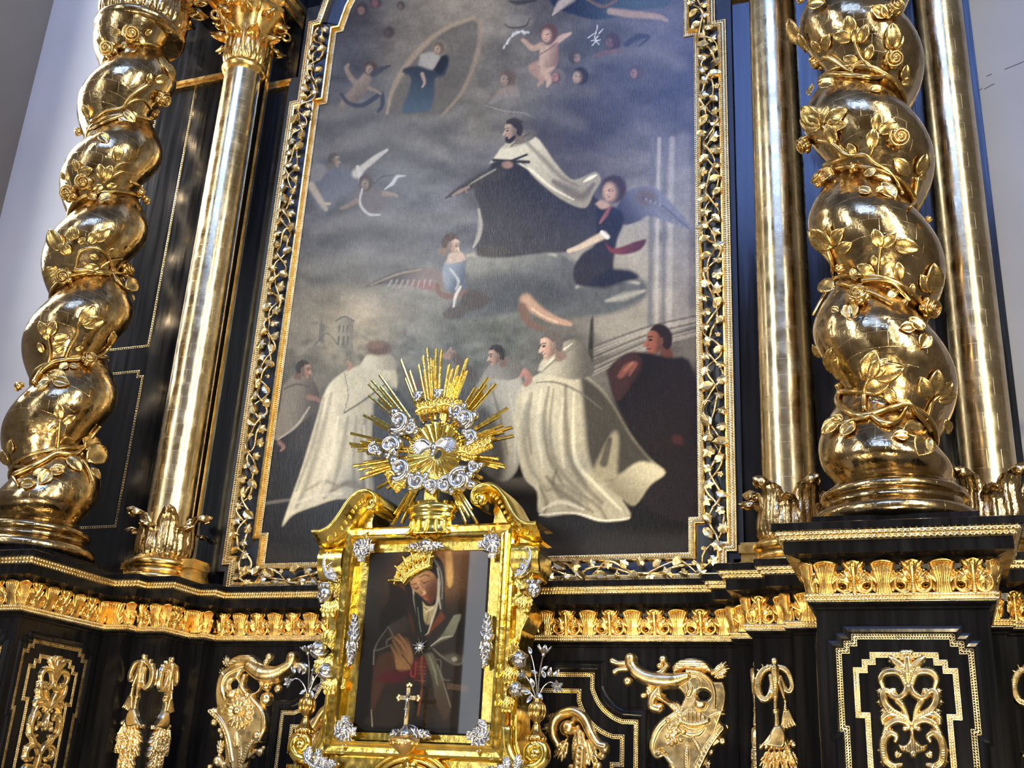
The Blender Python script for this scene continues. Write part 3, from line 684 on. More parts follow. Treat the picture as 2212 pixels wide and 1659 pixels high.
# ================================================================== straight columns
def straight_column(x, y, label, r0=.172, r1=.158, cap=True):
    t = thing('straight_column', label, 'column', (x, y, 2.99), 'smooth gold columns')
    H = 4.52
    zs = np.linspace(.22, H, 24)
    prof = [(r0+(r1-r0)*((z-.22)/(H-.22))**1.3, z) for z in zs]
    n = 56; v, f = lathe_geo(prof, n); uv = [(math.atan2(q[1], q[0])*r0, q[2]) for q in v]
    part('shaft', v, f, M_GOLDCOL, t, True, uv)
    b = MB()
    base = [(.25, 0), (.262, .02), (.262, .045), (.24, .06), (.222, .065), (.212, .08), (.21, .10), (.222, .115), (.238, .125), (.243, .145), (.235, .165), (.215, .175), (.205, .18), (.20, .20), (.178, .215), (.165, .23)]
    v, f = lathe_geo(base, 56); b.add(v, f); b.obj('base', M_GOLD, t, True)
    # plinth mouldings running on to both sides of the base
    path = [(-.30, .10), (-.30, .02), (-.19, .02)]; 
    for sx in (-1, 1):
        b = MB()
        for z0, z1, d in ((.0, .05, .055), (.05, .065, .035), (.065, .115, .02), (.115, .165, .045), (.165, .185, .025)):
            xa, xb = sorted((sx*.19, sx*(.30+d*.4))); b.box(xa, xb, -.02-d, .16, z0, z1)
        b.obj('base_block', M_GOLD, t)
    for k in range(10):
        a = 2*math.pi*(k+.5)/10; big = k % 2 == 0
        ex = np.array([-math.sin(a), math.cos(a), 0]); ey = -np.array([math.cos(a), math.sin(a), 0]); h = .36 if big else .24
        inst('acanthus_leaf', ME_ACA, basis((x+.195*math.cos(a), y+.195*math.sin(a), 3.18), ex*.155, ey*.22, np.array([0, 0, h])), t)
    if cap:
        ring = [(r1, H-.02), (r1+.02, H), (r1+.035, H+.03), (r1+.03, H+.06), (r1, H+.075)]
        v, f = lathe_geo(ring, 48); part('astragal', v, f, M_GOLD, t)
        bell = [(r1-.01, H+.06), (r1+.0, H+.25), (r1+.03, H+.42), (r1+.10, H+.56), (r1+.13, H+.60)]
        v, f = lathe_geo(bell, 40); part('capital_bell', v, f, M_GOLD, t)
        for row, (nn, z0, h, ww, rr) in enumerate(((8, H+.06, .30, .17, r1+.005), (8, H+.12, .46, .17, r1+.01))):
            for k in range(nn):
                a = 2*math.pi*(k+.5*row)/nn
                ex = np.array([-math.sin(a), math.cos(a), 0]); ey = -np.array([math.cos(a), math.sin(a), 0])
                inst('acanthus_leaf', ME_ACA2, basis((x+rr*math.cos(a), y+rr*math.sin(a), 2.99+z0), ex*ww, ey*.30, np.array([0, 0, h])), t)
        for k in range(4):
            a = math.pi/4+k*math.pi/2; d = np.array([math.cos(a), math.sin(a), 0])
            P = [d*(r1+.0)+np.array([0, 0, H+.30]), d*(r1+.06)+np.array([0, 0, H+.45]), d*(r1+.14)+np.array([0, 0, H+.56])]
            for q in range(14):
                th = math.pi*.5-q*.48; rr = .055*(1-q/17)
                P.append(d*(r1+.155)+d*rr*math.cos(th)+np.array([0, 0, H+.525+rr*math.sin(th)]))
            b = MB(); b.tube(np.array(P), np.linspace(.012, .02, len(P)), 7); b.obj('volute', M_GOLD, t, True)
        b = MB(); b.lathe([(.0, H+.60), (r1+.16, H+.60), (r1+.17, H+.64), (r1+.15, H+.67), (0, H+.67)], 8); b.obj('abacus', M_GOLD, t)
        b = MB(); b.ball((0, -r1-.14, H+.60), .06, 8, 5); b.ball((-.03, -r1-.17, H+.55), .03); b.ball((.03, -r1-.17, H+.55), .03); b.ball((0, -r1-.16, H+.68), .045); b.obj('rosette', M_GOLD, t, True)
    return t
ME_ACA2 = acanthus_3d('acanthus_leaf', M_GOLD)
straight_column(-2.29, -.30, 'smooth gold column with leafy capital between the left twisted column and the painting')
straight_column(2.29, -.30, 'smooth gold column with white sheen between the painting and the right twisted column')
straight_column(3.41, -.30, 'smooth gold column at the far right beside the pale wall', .158, .150)
# entablature above the capitals
ent = MB()
for s in (-1, 1):
    pass
def ent_path(s):
    P = [(1.98, -.02), (1.98, -.30), (2.06, -.30), (2.14, -.42), (2.29, -.47), (2.44, -.42), (2.52, -.30), (2.62, -.30), (2.62, -.62), (3.2, -.62)]
    return P if s > 0 else [(-x, y) for x, y in P[::-1]]
for s in (-1, 1):
    v, f = sweep(ent_path(s), [(0, 8.17), (.02, 8.17), (.02, 8.20), (.035, 8.21), (.035, 8.27), (.06, 8.30), (.06, 8.36)]); part('architrave', v, f, M_GOLD, retable, False)
    v, f = sweep(ent_path(s), [(-.2, 8.169), (.02, 8.169)]); part('soffit', v, f, M_BLACK, retable, False)
    v, f = sweep(ent_path(s), [(.06, 8.36), (.0, 8.37), (0, 9.4)]); part('frieze', v, f, M_BLACK, retable, False)
    pth = [(1.95, -.03), (2.12, -.03), (2.12, -.14)] ; 
    for xa, xb, y in ((1.94, 2.12, -.03), (2.46, 3.2, -.28)):
        b = MB(); a, c = sorted((s*xa, s*xb)); b.box(a, c, y-.035, y, 7.50, 7.53); b.box(a, c, y-.05, y, 7.53, 7.565); b.obj('string_course', M_GOLD, retable)

# ================================================================== picture frame
frame = thing('picture_frame', 'black picture frame with gilded vine scrolls between beaded gold mouldings', 'frame')
def arc(cx, cz, r, a0, a1, n):
    return [(cx+r*math.cos(math.radians(a0+(a1-a0)*i/n)), cz+r*math.sin(math.radians(a0+(a1-a0)*i/n))) for i in range(n+1)]
zA = 7.272; zB = 8.03
inL = [(-1.594, 3.2), (-1.594, 3.434), (-1.659, 3.434), (-1.659, zA), (-1.579, zA), (-1.579, zB), (-1.51, zB)]+arc(-.35, zB-.1, 1.16, 172, 90, 9)
inner = inL[::-1]+[(-x, z) for x, z in inL]
outL = [(-1.854, 2.985), (-1.854, 3.183), (-1.92, 3.183), (-1.92, 7.31), (-1.84, 7.31), (-1.84, 8.16), (-1.76, 8.16)]+arc(-.40, zB, 1.36, 172, 90, 9)
outer = outL[::-1]+[(-x, z) for x, z in outL]
to_f = lambda q: (q[0], -q[2], q[1])
v, f = sweep(inner, bead_prof(0, .030, .012, .026, 2), bead=.017, to3=to_f); part('bead_moulding', v, f, M_GOLDPALE, frame)
v, f = sweep(inner, [(.030, .012), (.034, .045), (.046, .050), (.052, .046), (.054, .02)], to3=to_f); part('inner_fillet', v, f, M_GOLD, frame, False)
v, f = sweep(inner, [(.050, .03), (.16, .062), (.30, .07)], to3=to_f); part('field', v, f, M_FIELD, frame, False)
v, f = sweep(outer, [(-.066, .06), (-.062, .088), (-.05, .092), (-.05, .085)], to3=to_f); part('outer_fillet', v, f, M_GOLD, frame, False)
v, f = sweep(outer, bead_prof(-.05, .05, .085, .034, 2), bead=.018, to3=to_f); part('bead_moulding', v, f, M_GOLDPALE, frame)
v, f = sweep(outer, [(0, .085), (.004, .06), (.004, -.03)], to3=to_f); part('outer_side', v, f, M_BLACK, frame, False)
# vine of the frame
def vine_leaf(name, kind):
    b = MB()
    if kind == 0:                                   # ivy leaf
        out = [(0, -.5), (.30, -.62), (.55, -.30), (.42, -.02), (.58, .25), (.28, .30), (0, .75), (-.28, .30), (-.58, .25), (-.42, -.02), (-.55, -.30), (-.30, -.62)]
        V = [(0, .30, -.05)]+[(x, .04+.10*(i % 2), z) for i, (x, z) in enumerate(out)]+[(x*1.02, -.2, z*1.02) for x, z in out]
        n = len(out); Fc = [(0, 1+(i+1) % n, 1+i) for i in range(n)]+[(1+i, 1+(i+1) % n, 1+n+(i+1) % n, 1+n+i) for i in range(n)]
        b.add([(x, -y, z) for x, y, z in V], Fc)
    elif kind == 1:                                 # folded leaf
        out = [(0, -.7), (.35, -.4), (.45, .05), (.25, .5), (0, .75), (-.25, .5), (-.45, .05), (-.35, -.4)]
        V = [(0, .10, -.4), (0, .16, .35)]+[(x, .32 if abs(x) > .1 else .1, z) for x, z in out]+[(x*1.05, -.2, z*1.05) for x, z in out]; n = 8
        Fc = [(0, 2+i, 2+(i+1) % n) if out[i][1]+out[(i+1) % n][1] < .3 else (1, 2+i, 2+(i+1) % n) for i in range(n)]+[(0, 1, 2+2), (1, 0, 2+6)]
        Fc += [(2+i, 2+n+i, 2+n+(i+1) % n, 2+(i+1) % n) for i in range(n)]
        b.add([(x, -y, z) for x, y, z in V], Fc)
    else:                                           # five petalled flower
        for k in range(5):
            a = k*1.2566+.3; b.ball((.36*math.cos(a), -.10, .36*math.sin(a)), .27, 6, 4, (1, .7, 1))
        b.ball((0, -.25, 0), .17, 6, 4)
    return mesh(name, b.V, b.F, M_GOLDPALE, smooth=(kind == 2))
ME_VL = [vine_leaf('vine_leaf', 0), vine_leaf('vine_leaf', 1), vine_leaf('vine_flower', 2)]
def vine(centre, lam, A, r=.0095):
    P = np.array(centre, float); seg = np.linalg.norm(np.diff(P, axis=0), axis=1); S = np.concatenate([[0], np.cumsum(seg)]); T = S[-1]
    s = np.arange(0, T, .022)
    def at(ss):
        return np.stack([np.interp(ss, S, P[:, 0]), np.interp(ss, S, P[:, 1])], -1)
    c = at(s); tg = at(s+.06)-at(s-.06); tg /= np.linalg.norm(tg, axis=1)[:, None]; nn = np.stack([tg[:, 1], -tg[:, 0]], -1)
    n = max(1, round(T/lam)); b = MB()
    for ph, am, rr in ((0, A, r), (math.pi*.9, A*.9, r*.8)):
        o = am*np.sin(2*math.pi*n*s/T+ph+1.1*np.sin(s*2.7+ph)+.5*np.sin(s*7.1))*(.85+.35*np.sin(s*5.3+ph)); q = c+nn*o[:, None]
        h = .082+.022*np.cos(2*math.pi*n*s/T*2+ph*1.3)
        b.tube(np.stack([q[:, 0], -h, q[:, 1]], 1), rr*(1+.2*np.sin(s*31)), 7)
    k = 0
    for ss in np.arange(.03, T, .056):
        i = min(len(s)-1, int(ss/.022)); side = 1 if k % 2 else -1
        off = side*A*(.55+.5*rnd.random()); q = c[i]+nn[i]*off; kd = (0, 0, 1, 0, 1, 0, 2, 0, 1)[k % 9]
        ang = rnd.uniform(-2.6, 2.6); sz = (.056, .060, .030)[kd]*rnd.uniform(.8, 1.2)
        ca, sa = math.cos(ang), math.sin(ang)
        tl = rnd.uniform(-.35, .35)
        ey = nrm(np.array([math.sin(tl)*.6, 1, math.sin(tl*2)*.5])); ex = nrm(np.cross(ey, (-sa, 0, ca))); ez = np.cross(ex, ey)
        inst('vine_flower' if kd == 2 else 'vine_leaf', ME_VL[kd], basis((q[0], -.094, q[1]), ex*sz, ey*sz*.9, ez*sz), frame)
        # little stalk
        j = c[i]+nn[i]*off*.2
        b.tube(np.array([(j[0], -.085, j[1]), ((j[0]+q[0])/2, -.10, (j[1]+q[1])/2+.01), (q[0], -.092, q[1])]), .005, 5)
        k += 1
    b.obj('vine_stem', M_GOLDPALE, frame, True)
vine([(-1.71, 8.05), (-1.71, 7.35), (-1.785, 7.2), (-1.785, 3.30), (-1.725, 3.15), (-1.725, 3.06)], .42, .060)
vine([(-1.74, 3.082), (1.74, 3.082)], .46, .050)
vine([(1.71, 8.05), (1.71, 7.35), (1.785, 7.2), (1.785, 3.30), (1.725, 3.15), (1.725, 3.06)], .42, .060)
# ================================================================== painted canvases (flat paint = vertex colours)
def lin(c):
    c = np.asarray(c, float)/255.0
    return np.where(c <= .04045, c/12.92, ((c+.055)/1.055)**2.4)
def vnoise(x, y, seed=0):
    r = np.random.RandomState(seed); T = r.rand(256, 256)
    xi = np.floor(x).astype(int); yi = np.floor(y).astype(int); fx = x-xi; fy = y-yi; fx = fx*fx*(3-2*fx); fy = fy*fy*(3-2*fy)
    g = lambda a, b: T[a % 256, b % 256]
    return (g(xi, yi)*(1-fx)+g(xi+1, yi)*fx)*(1-fy)+(g(xi, yi+1)*(1-fx)+g(xi+1, yi+1)*fx)*fy
def fbm(x, y, seed=0, o=4):
    v = 0; a = .5
    for k in range(o): v = v+a*(vnoise(x*2**k+k*17.3, y*2**k+k*9.1, seed+k)-.5); a *= .5
    return v
class Paint:
    def __init__(s, px, py): s.x, s.y = px, py; s.C = np.zeros((len(px), 3))
    def bg(s, samples, sig):
        w = 0; c = 0
        for x, y, col in samples:
            k = np.exp(-((s.x-x)**2+(s.y-y)**2)/(2*sig*sig))+1e-9/(1+((s.x-x)**2+(s.y-y)**2)); w = w+k; c = c+k[:, None]*lin(col)
        s.C = c/w[:, None]
    def _mix(s, i, a, col):
        s.C[i] = s.C[i]*(1-a[:, None])+np.asarray(col)*a[:, None]
    def _win(s, P, m):
        P = np.asarray(P, float)
        return np.nonzero((s.x > P[:, 0].min()-m) & (s.x < P[:, 0].max()+m) & (s.y > P[:, 1].min()-m) & (s.y < P[:, 1].max()+m))[0]
    def poly(s, pts, col, soft=2.5, col2=None, d=None, alpha=1.0, sm=True, tex=0.0):
        """filled shape; col -> col2 along direction d=(x0,y0,x1,y1)"""
        P = np.asarray(pts, float)
        if sm: P = catmull(np.vstack([P, P[:1]]), 4)[:-1]
        i = s._win(P, soft*2)
        if len(i) == 0: return
        x, y = s.x[i], s.y[i]; ins = np.zeros(len(i), bool); D = np.full(len(i), 1e9); n = len(P)
        for k in range(n):
            a, b = P[k], P[(k+1) % n]; e = b-a; q = max(1e-9, e@e); t = np.clip(((x-a[0])*e[0]+(y-a[1])*e[1])/q, 0, 1)
            D = np.minimum(D, (x-a[0]-t*e[0])**2+(y-a[1]-t*e[1])**2)
            c = (a[1] > y) != (b[1] > y); xx = a[0]+(y-a[1])/(b[1]-a[1] if abs(b[1]-a[1]) > 1e-9 else 1e-9)*(b[0]-a[0]); ins ^= c & (x < xx)
        D = np.sqrt(D)*np.where(ins, 1, -1); a = np.clip(.5+D/(2*soft), 0, 1); a = a*a*(3-2*a)*alpha
        c = lin(col)
        if col2 is not None:
            x0, y0, x1, y1 = d; t = np.clip(((x-x0)*(x1-x0)+(y-y0)*(y1-y0))/((x1-x0)**2+(y1-y0)**2), 0, 1)[:, None]; t = t*t*(3-2*t); c = lin(col)*(1-t)+lin(col2)*t
        if tex: c = np.clip(c*(1+tex*2*fbm(x/14, y/22, 5)[:, None]), 0, 1)
        s._mix(i, a, c)
    def stroke(s, pts, w, col, alpha=1.0, soft=.5, sm=True):
        P = catmull(pts, 6) if sm and len(pts) > 2 else np.asarray(pts, float)
        W = np.interp(np.linspace(0, 1, len(P)), np.linspace(0, 1, len(w)), w) if not np.isscalar(w) else np.full(len(P), float(w))
        i = s._win(P, W.max()*2)
        if len(i) == 0: return
        x, y = s.x[i], s.y[i]; A = np.zeros(len(i))
        for k in range(len(P)-1):
            e = P[k+1]-P[k]; q = max(1e-9, e@e); t = np.clip(((x-P[k, 0])*e[0]+(y-P[k, 1])*e[1])/q, 0, 1)
            dd = np.hypot(x-P[k, 0]-t*e[0], y-P[k, 1]-t*e[1]); ww = (W[k]*(1-t)+W[k+1]*t)*.5
            A = np.maximum(A, np.clip((ww*(1+soft)-dd)/(2*soft*ww+1e-6), 0, 1))
        A = A*A*(3-2*A)*alpha; s._mix(i, A, lin(col))
    def blob(s, x, y, rx, ry, col, ang=0, alpha=1.0, soft=.35):
        i = s._win([(x, y)], max(rx, ry)*1.6); u, v = s.x[i]-x, s.y[i]-y; ca, sa = math.cos(ang), math.sin(ang)
        r = np.hypot((u*ca+v*sa)/rx, (-u*sa+v*ca)/ry); a = np.clip((1+soft-r)/(2*soft), 0, 1); a = a*a*(3-2*a)*alpha; s._mix(i, a, lin(col))
    def head(s, x, y, r, face, hair, look=(-1, -.3), dark=.62, beard=None):
        """small painted head: hair mass, lit face turned to look, eyes, nose, mouth"""
        lx, ly = look; n = math.hypot(lx, ly); lx, ly = lx/n, ly/n
        s.blob(x, y, r, r*1.12, hair, soft=.2)
        fx, fy = x+lx*r*.38, y+ly*r*.1+r*.22
        s.blob(fx, fy, r*.68, r*.86, [c*dark for c in face], soft=.25)
        s.blob(fx+lx*r*.12, fy-r*.05, r*.5, r*.7, face, soft=.4)
        s.stroke([(fx+lx*r*.26, fy-r*.22), (fx+lx*r*.42, fy+r*.08)], r*.14, [min(255, c*1.1) for c in face], .7)
        s.blob(fx+lx*r*.34, fy+r*.16, r*.10, r*.05, [c*.55 for c in face], 0, .7)
        for q in (.16, -.24): s.blob(fx+lx*r*q, fy-r*.14, r*.13, r*.06, [c*.38 for c in face], 0, .75); s.stroke([(fx+lx*r*(q-.14), fy-r*.27), (fx+lx*r*(q+.14), fy-r*.29)], r*.05, [c*.5 for c in face], .6)
        s.blob(fx+lx*r*.16, fy+r*.36, r*.16, r*.06, (min(255, face[0]*.74), face[1]*.52, face[2]*.5), 0, .8); s.blob(fx-lx*r*.2, fy+r*.16, r*.2, r*.16, (min(255, face[0]*1.0), face[1]*.8, face[2]*.78), 0, .35, .8)
        if beard: s.blob(fx+lx*r*.22, fy+r*.68, r*.42, r*.34, beard, soft=.4)
def _profile(s, x, y, r, face, hair, side=-1, tilt=0.0, beard=None, tons=False):
    """head in profile looking to side (-1 left), tilted up by tilt radians"""
    ct, st = math.cos(tilt), math.sin(tilt)
    def q(L): return [(x+(-side)*(a*ct+b*st)*r, y+(-a*st+b*ct)*r) for a, b in L]
    s.poly(q([(.05,.5),(.55,.3),(.75,1.15),(.0,1.2)]), [c*.7 for c in face], r*.08)
    s.poly(q([(-.45,-.72),(.0,-1.02),(.55,-.88),(.88,-.35),(.82,.25),(.5,.62),(.2,.35),(.1,-.2),(-.2,-.5)]), hair, r*.07)
    s.poly(q([(-.50,-.68),(-.66,-.36),(-.66,-.16),(-.98,.14),(-.90,.24),(-.72,.25),(-.80,.40),(-.74,.50),(-.76,.72),(-.58,.86),(-.2,.74),(.12,.50),(.22,.1),(.12,-.30),(-.12,-.62)]), face, r*.05, [c*.66 for c in face], (x+side*.5*r, y, x-side*.25*r, y+.1*r))
    s.stroke(q([(-.64,-.28),(-.48,-.34),(-.30,-.28)]), r*.08, [c*.42 for c in hair], .8); s.poly(q([(-.60,-.12),(-.46,-.20),(-.34,-.10),(-.46,-.04)]), [c*.45 for c in face], r*.04); s.blob(*q([(-.50,-.11)])[0], r*.07, r*.07, (28,20,18))
    s.stroke(q([(-.70,-.10),(-.88,.12)]), r*.09, [min(255, c*1.12) for c in face], .8); s.stroke(q([(-.76,.26),(-.66,.20)]), r*.07, [c*.5 for c in face], .8)
    s.stroke(q([(-.78,.42),(-.56,.42)]), r*.07, (face[0]*.62, face[1]*.38, face[2]*.36), .9); s.blob(*q([(-.36,.22)])[0], r*.2, r*.16, (min(255, face[0]*1.02), face[1]*.82, face[2]*.78), 0, .5, .8)
    s.poly(q([(.10,-.12),(.28,-.14),(.28,.16),(.12,.20)]), [c*.8 for c in face], r*.05); s.stroke(q([(.16,-.04),(.22,.04),(.16,.12)]), r*.05, [c*.5 for c in face], .8)
    if beard: s.poly(q([(-.74,.34),(-.82,.50),(-.84,.86),(-.52,1.02),(-.1,.86),(.15,.5),(-.1,.46),(-.48,.62),(-.60,.46)]), beard, r*.07)
Paint.profile = _profile
def canvas_obj(name, corners, cell, to3, mat, painter):
    a0, a1, z0, z1 = corners; nx, nz = int((a1-a0)/cell), int((z1-z0)/cell)
    A, Z = np.meshgrid(np.linspace(a0, a1, nx+1), np.linspace(z0, z1, nz+1)); V = to3(A.ravel(), Z.ravel())
    q = proj(V); p = Paint(q[:, 0], q[:, 1]); painter(p)
    i, j = np.meshgrid(np.arange(nz), np.arange(nx), indexing='ij'); W = nx+1
    Fq = np.stack([i*W+j, i*W+j+1, (i+1)*W+j+1, (i+1)*W+j], -1).reshape(-1, 4)
    uv = np.stack([A.ravel(), Z.ravel()], 1)
    me = mesh(name, V, Fq, mat, True, uv)
    ca = me.color_attributes.new('paint', 'FLOAT_COLOR', 'POINT'); ca.data.foreach_set('color', np.concatenate([np.clip(p.C, 0, 1), np.ones((len(V), 1))], 1).astype(np.float32).ravel())
    return link(name, me)
def paint_mat(name, rough, weave, gain=1.0, spec=.5, coat=0.0):
    mt, nt, b = newmat(name); L = nt.links
    at = N(nt, 'ShaderNodeAttribute', attribute_name='paint'); tc = N(nt, 'ShaderNodeTexCoord')
    n = N(nt, 'ShaderNodeTexNoise', i_Scale=90.0, i_Detail=3.0); L.new(tc.outputs['Object'], n.inputs['Vector'])
    mx = N(nt, 'ShaderNodeMix', data_type='RGBA', blend_type='MULTIPLY'); mx.inputs[0].default_value = .5
    L.new(at.outputs[0], mx.inputs[6]); L.new(ramp(nt, n.outputs[0], [(.25, (.62*gain,)*3), (.75, (1.2*gain,)*3)]), mx.inputs[7]); L.new(mx.outputs[2], b.inputs['Base Color'])
    mp = N(nt, 'ShaderNodeMapping'); mp.inputs['Scale'].default_value = (3.0, 3.0, .35); L.new(tc.outputs['Object'], mp.inputs[0])
    n1 = N(nt, 'ShaderNodeTexNoise', i_Scale=55.0, i_Detail=2.0); L.new(mp.outputs[0], n1.inputs['Vector'])
    n2 = N(nt, 'ShaderNodeTexNoise', i_Scale=3.0, i_Detail=5.0); L.new(tc.outputs['Object'], n2.inputs['Vector'])
    b1 = N(nt, 'ShaderNodeBump'); b1.inputs['Strength'].default_value = weave; b1.inputs['Distance'].default_value = .004; L.new(n1.outputs[0], b1.inputs['Height'])
    b2 = N(nt, 'ShaderNodeBump'); b2.inputs['Strength'].default_value = weave*.5; b2.inputs['Distance'].default_value = .02; L.new(n2.outputs[0], b2.inputs['Height']); L.new(b1.outputs[0], b2.inputs['Normal'])
    L.new(b2.outputs[0], b.inputs['Normal']); b.inputs['Roughness'].default_value = rough; b.inputs['Specular IOR Level'].default_value = spec
    return mt
def paint_altar(p):
    bg = [(740,40,(72,70,80)),(700,150,(88,90,102)),(900,60,(128,118,106)),(1000,40,(150,134,112)),(1060,110,(128,122,110)),(1200,30,(95,88,84)),(1300,90,(92,92,100)),(1450,60,(100,98,112)),(1450,160,(84,80,94)),  # upper right tones carry some bluish window haze painted into the colour
     (1300,250,(74,70,80)),(1430,280,(80,78,90)),(1000,200,(122,114,102)),(900,300,(118,116,112)),(750,300,(106,104,110)),(700,430,(96,98,108)),(850,400,(108,110,120)),(950,480,(106,108,118)),(690,530,(96,96,104)),(800,530,(92,92,102)),(650,620,(110,110,108)),(750,600,(120,122,118)),
     (850,600,(126,128,124)),(1020,430,(110,108,114)),(660,690,(140,132,114)),(720,670,(170,152,118)),(780,690,(185,165,125)),(860,690,(150,144,132)),(930,730,(132,134,128)),(640,760,(110,106,98)),(760,780,(112,108,92)),(900,790,(100,102,94)),(1000,720,(108,110,98)),(1100,740,(120,122,112)),(1250,760,(90,86,80)),
     (1400,350,(140,134,132)),(1440,450,(150,148,148)),(1480,550,(125,122,122)),(1330,600,(150,145,135)),(1400,650,(158,150,138)),(1450,720,(120,112,105)),(1300,720,(140,132,120)),
     (600,900,(70,62,58)),(600,1000,(42,38,38)),(600,1150,(38,34,36)),(700,1190,(46,43,41)),(900,900,(48,44,42)),(900,1000,(40,36,36)),(1050,1000,(38,35,36)),(1300,1150,(50,44,44)),(1450,1000,(40,34,36)),(1450,850,(44,36,38)),(1480,1160,(48,42,44)),(1200,1190,(62,58,56)),(1300,380,(92,86,92))]
    p.bg(bg, 55)
    t = fbm(p.x/60, p.y/34, 1, 5); p.C *= np.clip(1+1.1*t, .4, 1.7)[:, None]
    # swirling clouds
    for a in ([(700,250),(800,230),(900,260),(990,240)], [(690,330),(820,300),(950,330)], [(680,500),(800,470),(920,490),(1000,470)], [(660,580),(800,560),(900,545)], [(1060,250),(1150,240),(1250,270)], [(1280,120),(1380,110),(1470,140)], [(1100,210),(1180,200),(1280,200)]):
        p.stroke(a, [20, 60, 30], (150, 145, 140), .30, 1.0); p.stroke([(x+8, y+26) for x, y in a], [14, 40, 20], (70, 70, 82), .35, 1.0)
    # the mandorla and the vision
    p.poly([(1018,40),(1034,52),(1030,110),(1000,190),(960,245),(860,250),(842,235),(858,185),(895,125),(950,72)], (112,104,94), 8, alpha=.75)
    p.stroke([(1022,38),(955,66),(893,122),(850,190),(836,245)], [7, 12, 5], (176, 150, 116), .8, .8); p.stroke([(1022,38),(1038,55),(1030,120),(1000,195),(955,250)], [7, 10, 5], (168, 142, 110), .7, .8)
    p.poly([(908,118),(930,112),(948,118),(955,150),(930,165),(905,150)], (168,160,148), 4)
    p.poly([(905,142),(940,150),(962,118),(970,132),(960,162),(940,170),(938,205),(928,238),(900,243),(868,242),(882,200),(887,168),(870,156),(876,146)], (52,66,84), 4, (70,96,118), (900,140,890,240))
    p.poly([(936,150),(956,120),(968,130),(952,160)], (40,48,62), 3); p.stroke([(912,160),(917,178),(912,188)], [8, 6, 4], (178, 150, 130)); p.head(948, 104, 12, (182,148,122), (98,76,60), (-.6, .8)); p.blob(948,104,17,17,(190,165,125),alpha=.18)
    # putto with sash, left
    p.poly([(786,158),(802,164),(798,190),(776,215),(745,232),(735,242),(734,222),(752,200),(768,178)], (156,136,120), 4, (110,96,92), (760,170,800,220))
    p.stroke([(766,178),(756,165),(748,148),(752,140)], [12, 10, 7], (150,130,115)); p.head(801, 147, 14, (165,138,120), (96,76,66), (-.5, .8)); p.stroke([(737,203),(752,222),(780,228),(806,214),(824,202),(826,226),(818,240)], [7, 10, 10, 8], (66,74,98))
    p.stroke([(806,160),(822,150),(842,142)], [14, 12, 4], (78,78,92)); p.stroke([(796,190),(812,196),(822,202)], [9, 7, 6], (150,130,116))
    for x, y, r, c in ((782,20,13,(150,112,100)),(812,4,12,(140,90,88)),(840,70,11,(100,82,84)),(866,12,9,(120,100,96))): p.blob(x, y, r, r*1.1, (70,56,58), alpha=.7); p.blob(x-2, y+3, r*.6, r*.7, c, alpha=.8)
    # top angel in blue
    p.poly([(1180,-20),(1425,-20),(1440,14),(1390,20),(1340,34),(1290,43),(1240,32),(1196,14)], (36,48,66), 3, (66,92,108), (1230,0,1380,10)); p.stroke([(1318,24),(1360,30),(1420,36),(1440,44)], [14, 16, 12, 7], (168,138,118)); p.stroke([(1232,-6),(1212,10),(1194,32)], [22, 18, 4], (178,160,146)); p.stroke([(1262,-6),(1300,14),(1330,2)], 7, (120,92,76))
    p.stroke([(1160,0),(1120,6),(1100,2)], [4, 10, 3], (62,58,54), .8); p.blob(1120,45,30,14,(150,140,126),alpha=.5); p.stroke([(1090,52),(1105,60),(1135,56),(1144,40)], [3, 4, 3], (78,70,62), .8)
    # putti, upper right
    p.poly([(1245,75),(1300,52),(1360,60),(1400,90),(1330,110),(1270,130),(1215,110)], (78,80,84), 14, alpha=.7)
    p.stroke([(1172,150),(1160,142),(1150,150),(1170,172),(1163,184)], [18, 20, 17, 11, 6], (176,136,112)); p.stroke([(1188,142),(1176,156),(1186,172),(1182,186)], [22, 20, 13, 6], (196,158,130))
    p.poly([(1166,92),(1184,98),(1202,90),(1206,112),(1202,140),(1180,146),(1164,140),(1166,116)], (200,164,136), 3, (150,112,92), (1170,110,1206,120)); p.stroke([(1170,98),(1150,104),(1134,90),(1128,86)], [13, 12, 9, 6], (190,152,118)); p.stroke([(1200,90),(1216,80),(1232,72)], [14, 12, 6], (198,160,138)); p.head(1186, 72, 19, (206,158,128), (112,70,52), (-.5, .6))
    p.stroke([(1166,118),(1186,106),(1204,92)], 3, (130,80,66), .7)
    for k in range(26):
        a = k/25; x, y = 1088+52*a, 102-34*math.sin(min(1, a*1.15)*math.pi*.62)+rnd.uniform(-2, 2); p.blob(x+rnd.uniform(-2, 2), y, 2.6, 2.2, (205,205,205), rnd.random()*3, .8)
    for pts in ([(1287,88),(1280,98)],[(1287,88),(1294,96)],[(1287,88),(1297,86)],[(1287,86),(1278,88)],[(1286,84),(1292,78)],[(1270,82),(1284,72)],[(1288,68),(1291,54)],[(1294,72),(1303,62)],[(1284,82),(1288,68)]): p.stroke(pts, [2, 5, 2], (200,202,208), .9)
    for x, y, r, f, h, lk in ((1241,124,13,(150,128,112),(84,78,72),(.8,-.4)),(1206,164,14,(172,118,106),(120,110,106),(-.8,.2)),(1254,164,17,(176,146,122),(58,48,44),(-.9,.1)),(1324,90,17,(120,88,84),(84,58,56),(-.8,.2)),(1376,156,14,(150,112,104),(92,74,78),(-.7,.2)),(1097,170,17,(168,140,118),(118,98,78),(-.8,.1))): p.head(x, y, r, f, h, lk)
    p.stroke([(1282,122),(1310,114),(1340,108)], [7, 10, 8], (124,92,88)); p.stroke([(1352,96),(1378,80),(1402,80),(1380,100)], [10, 14, 6, 3], (66,66,86))
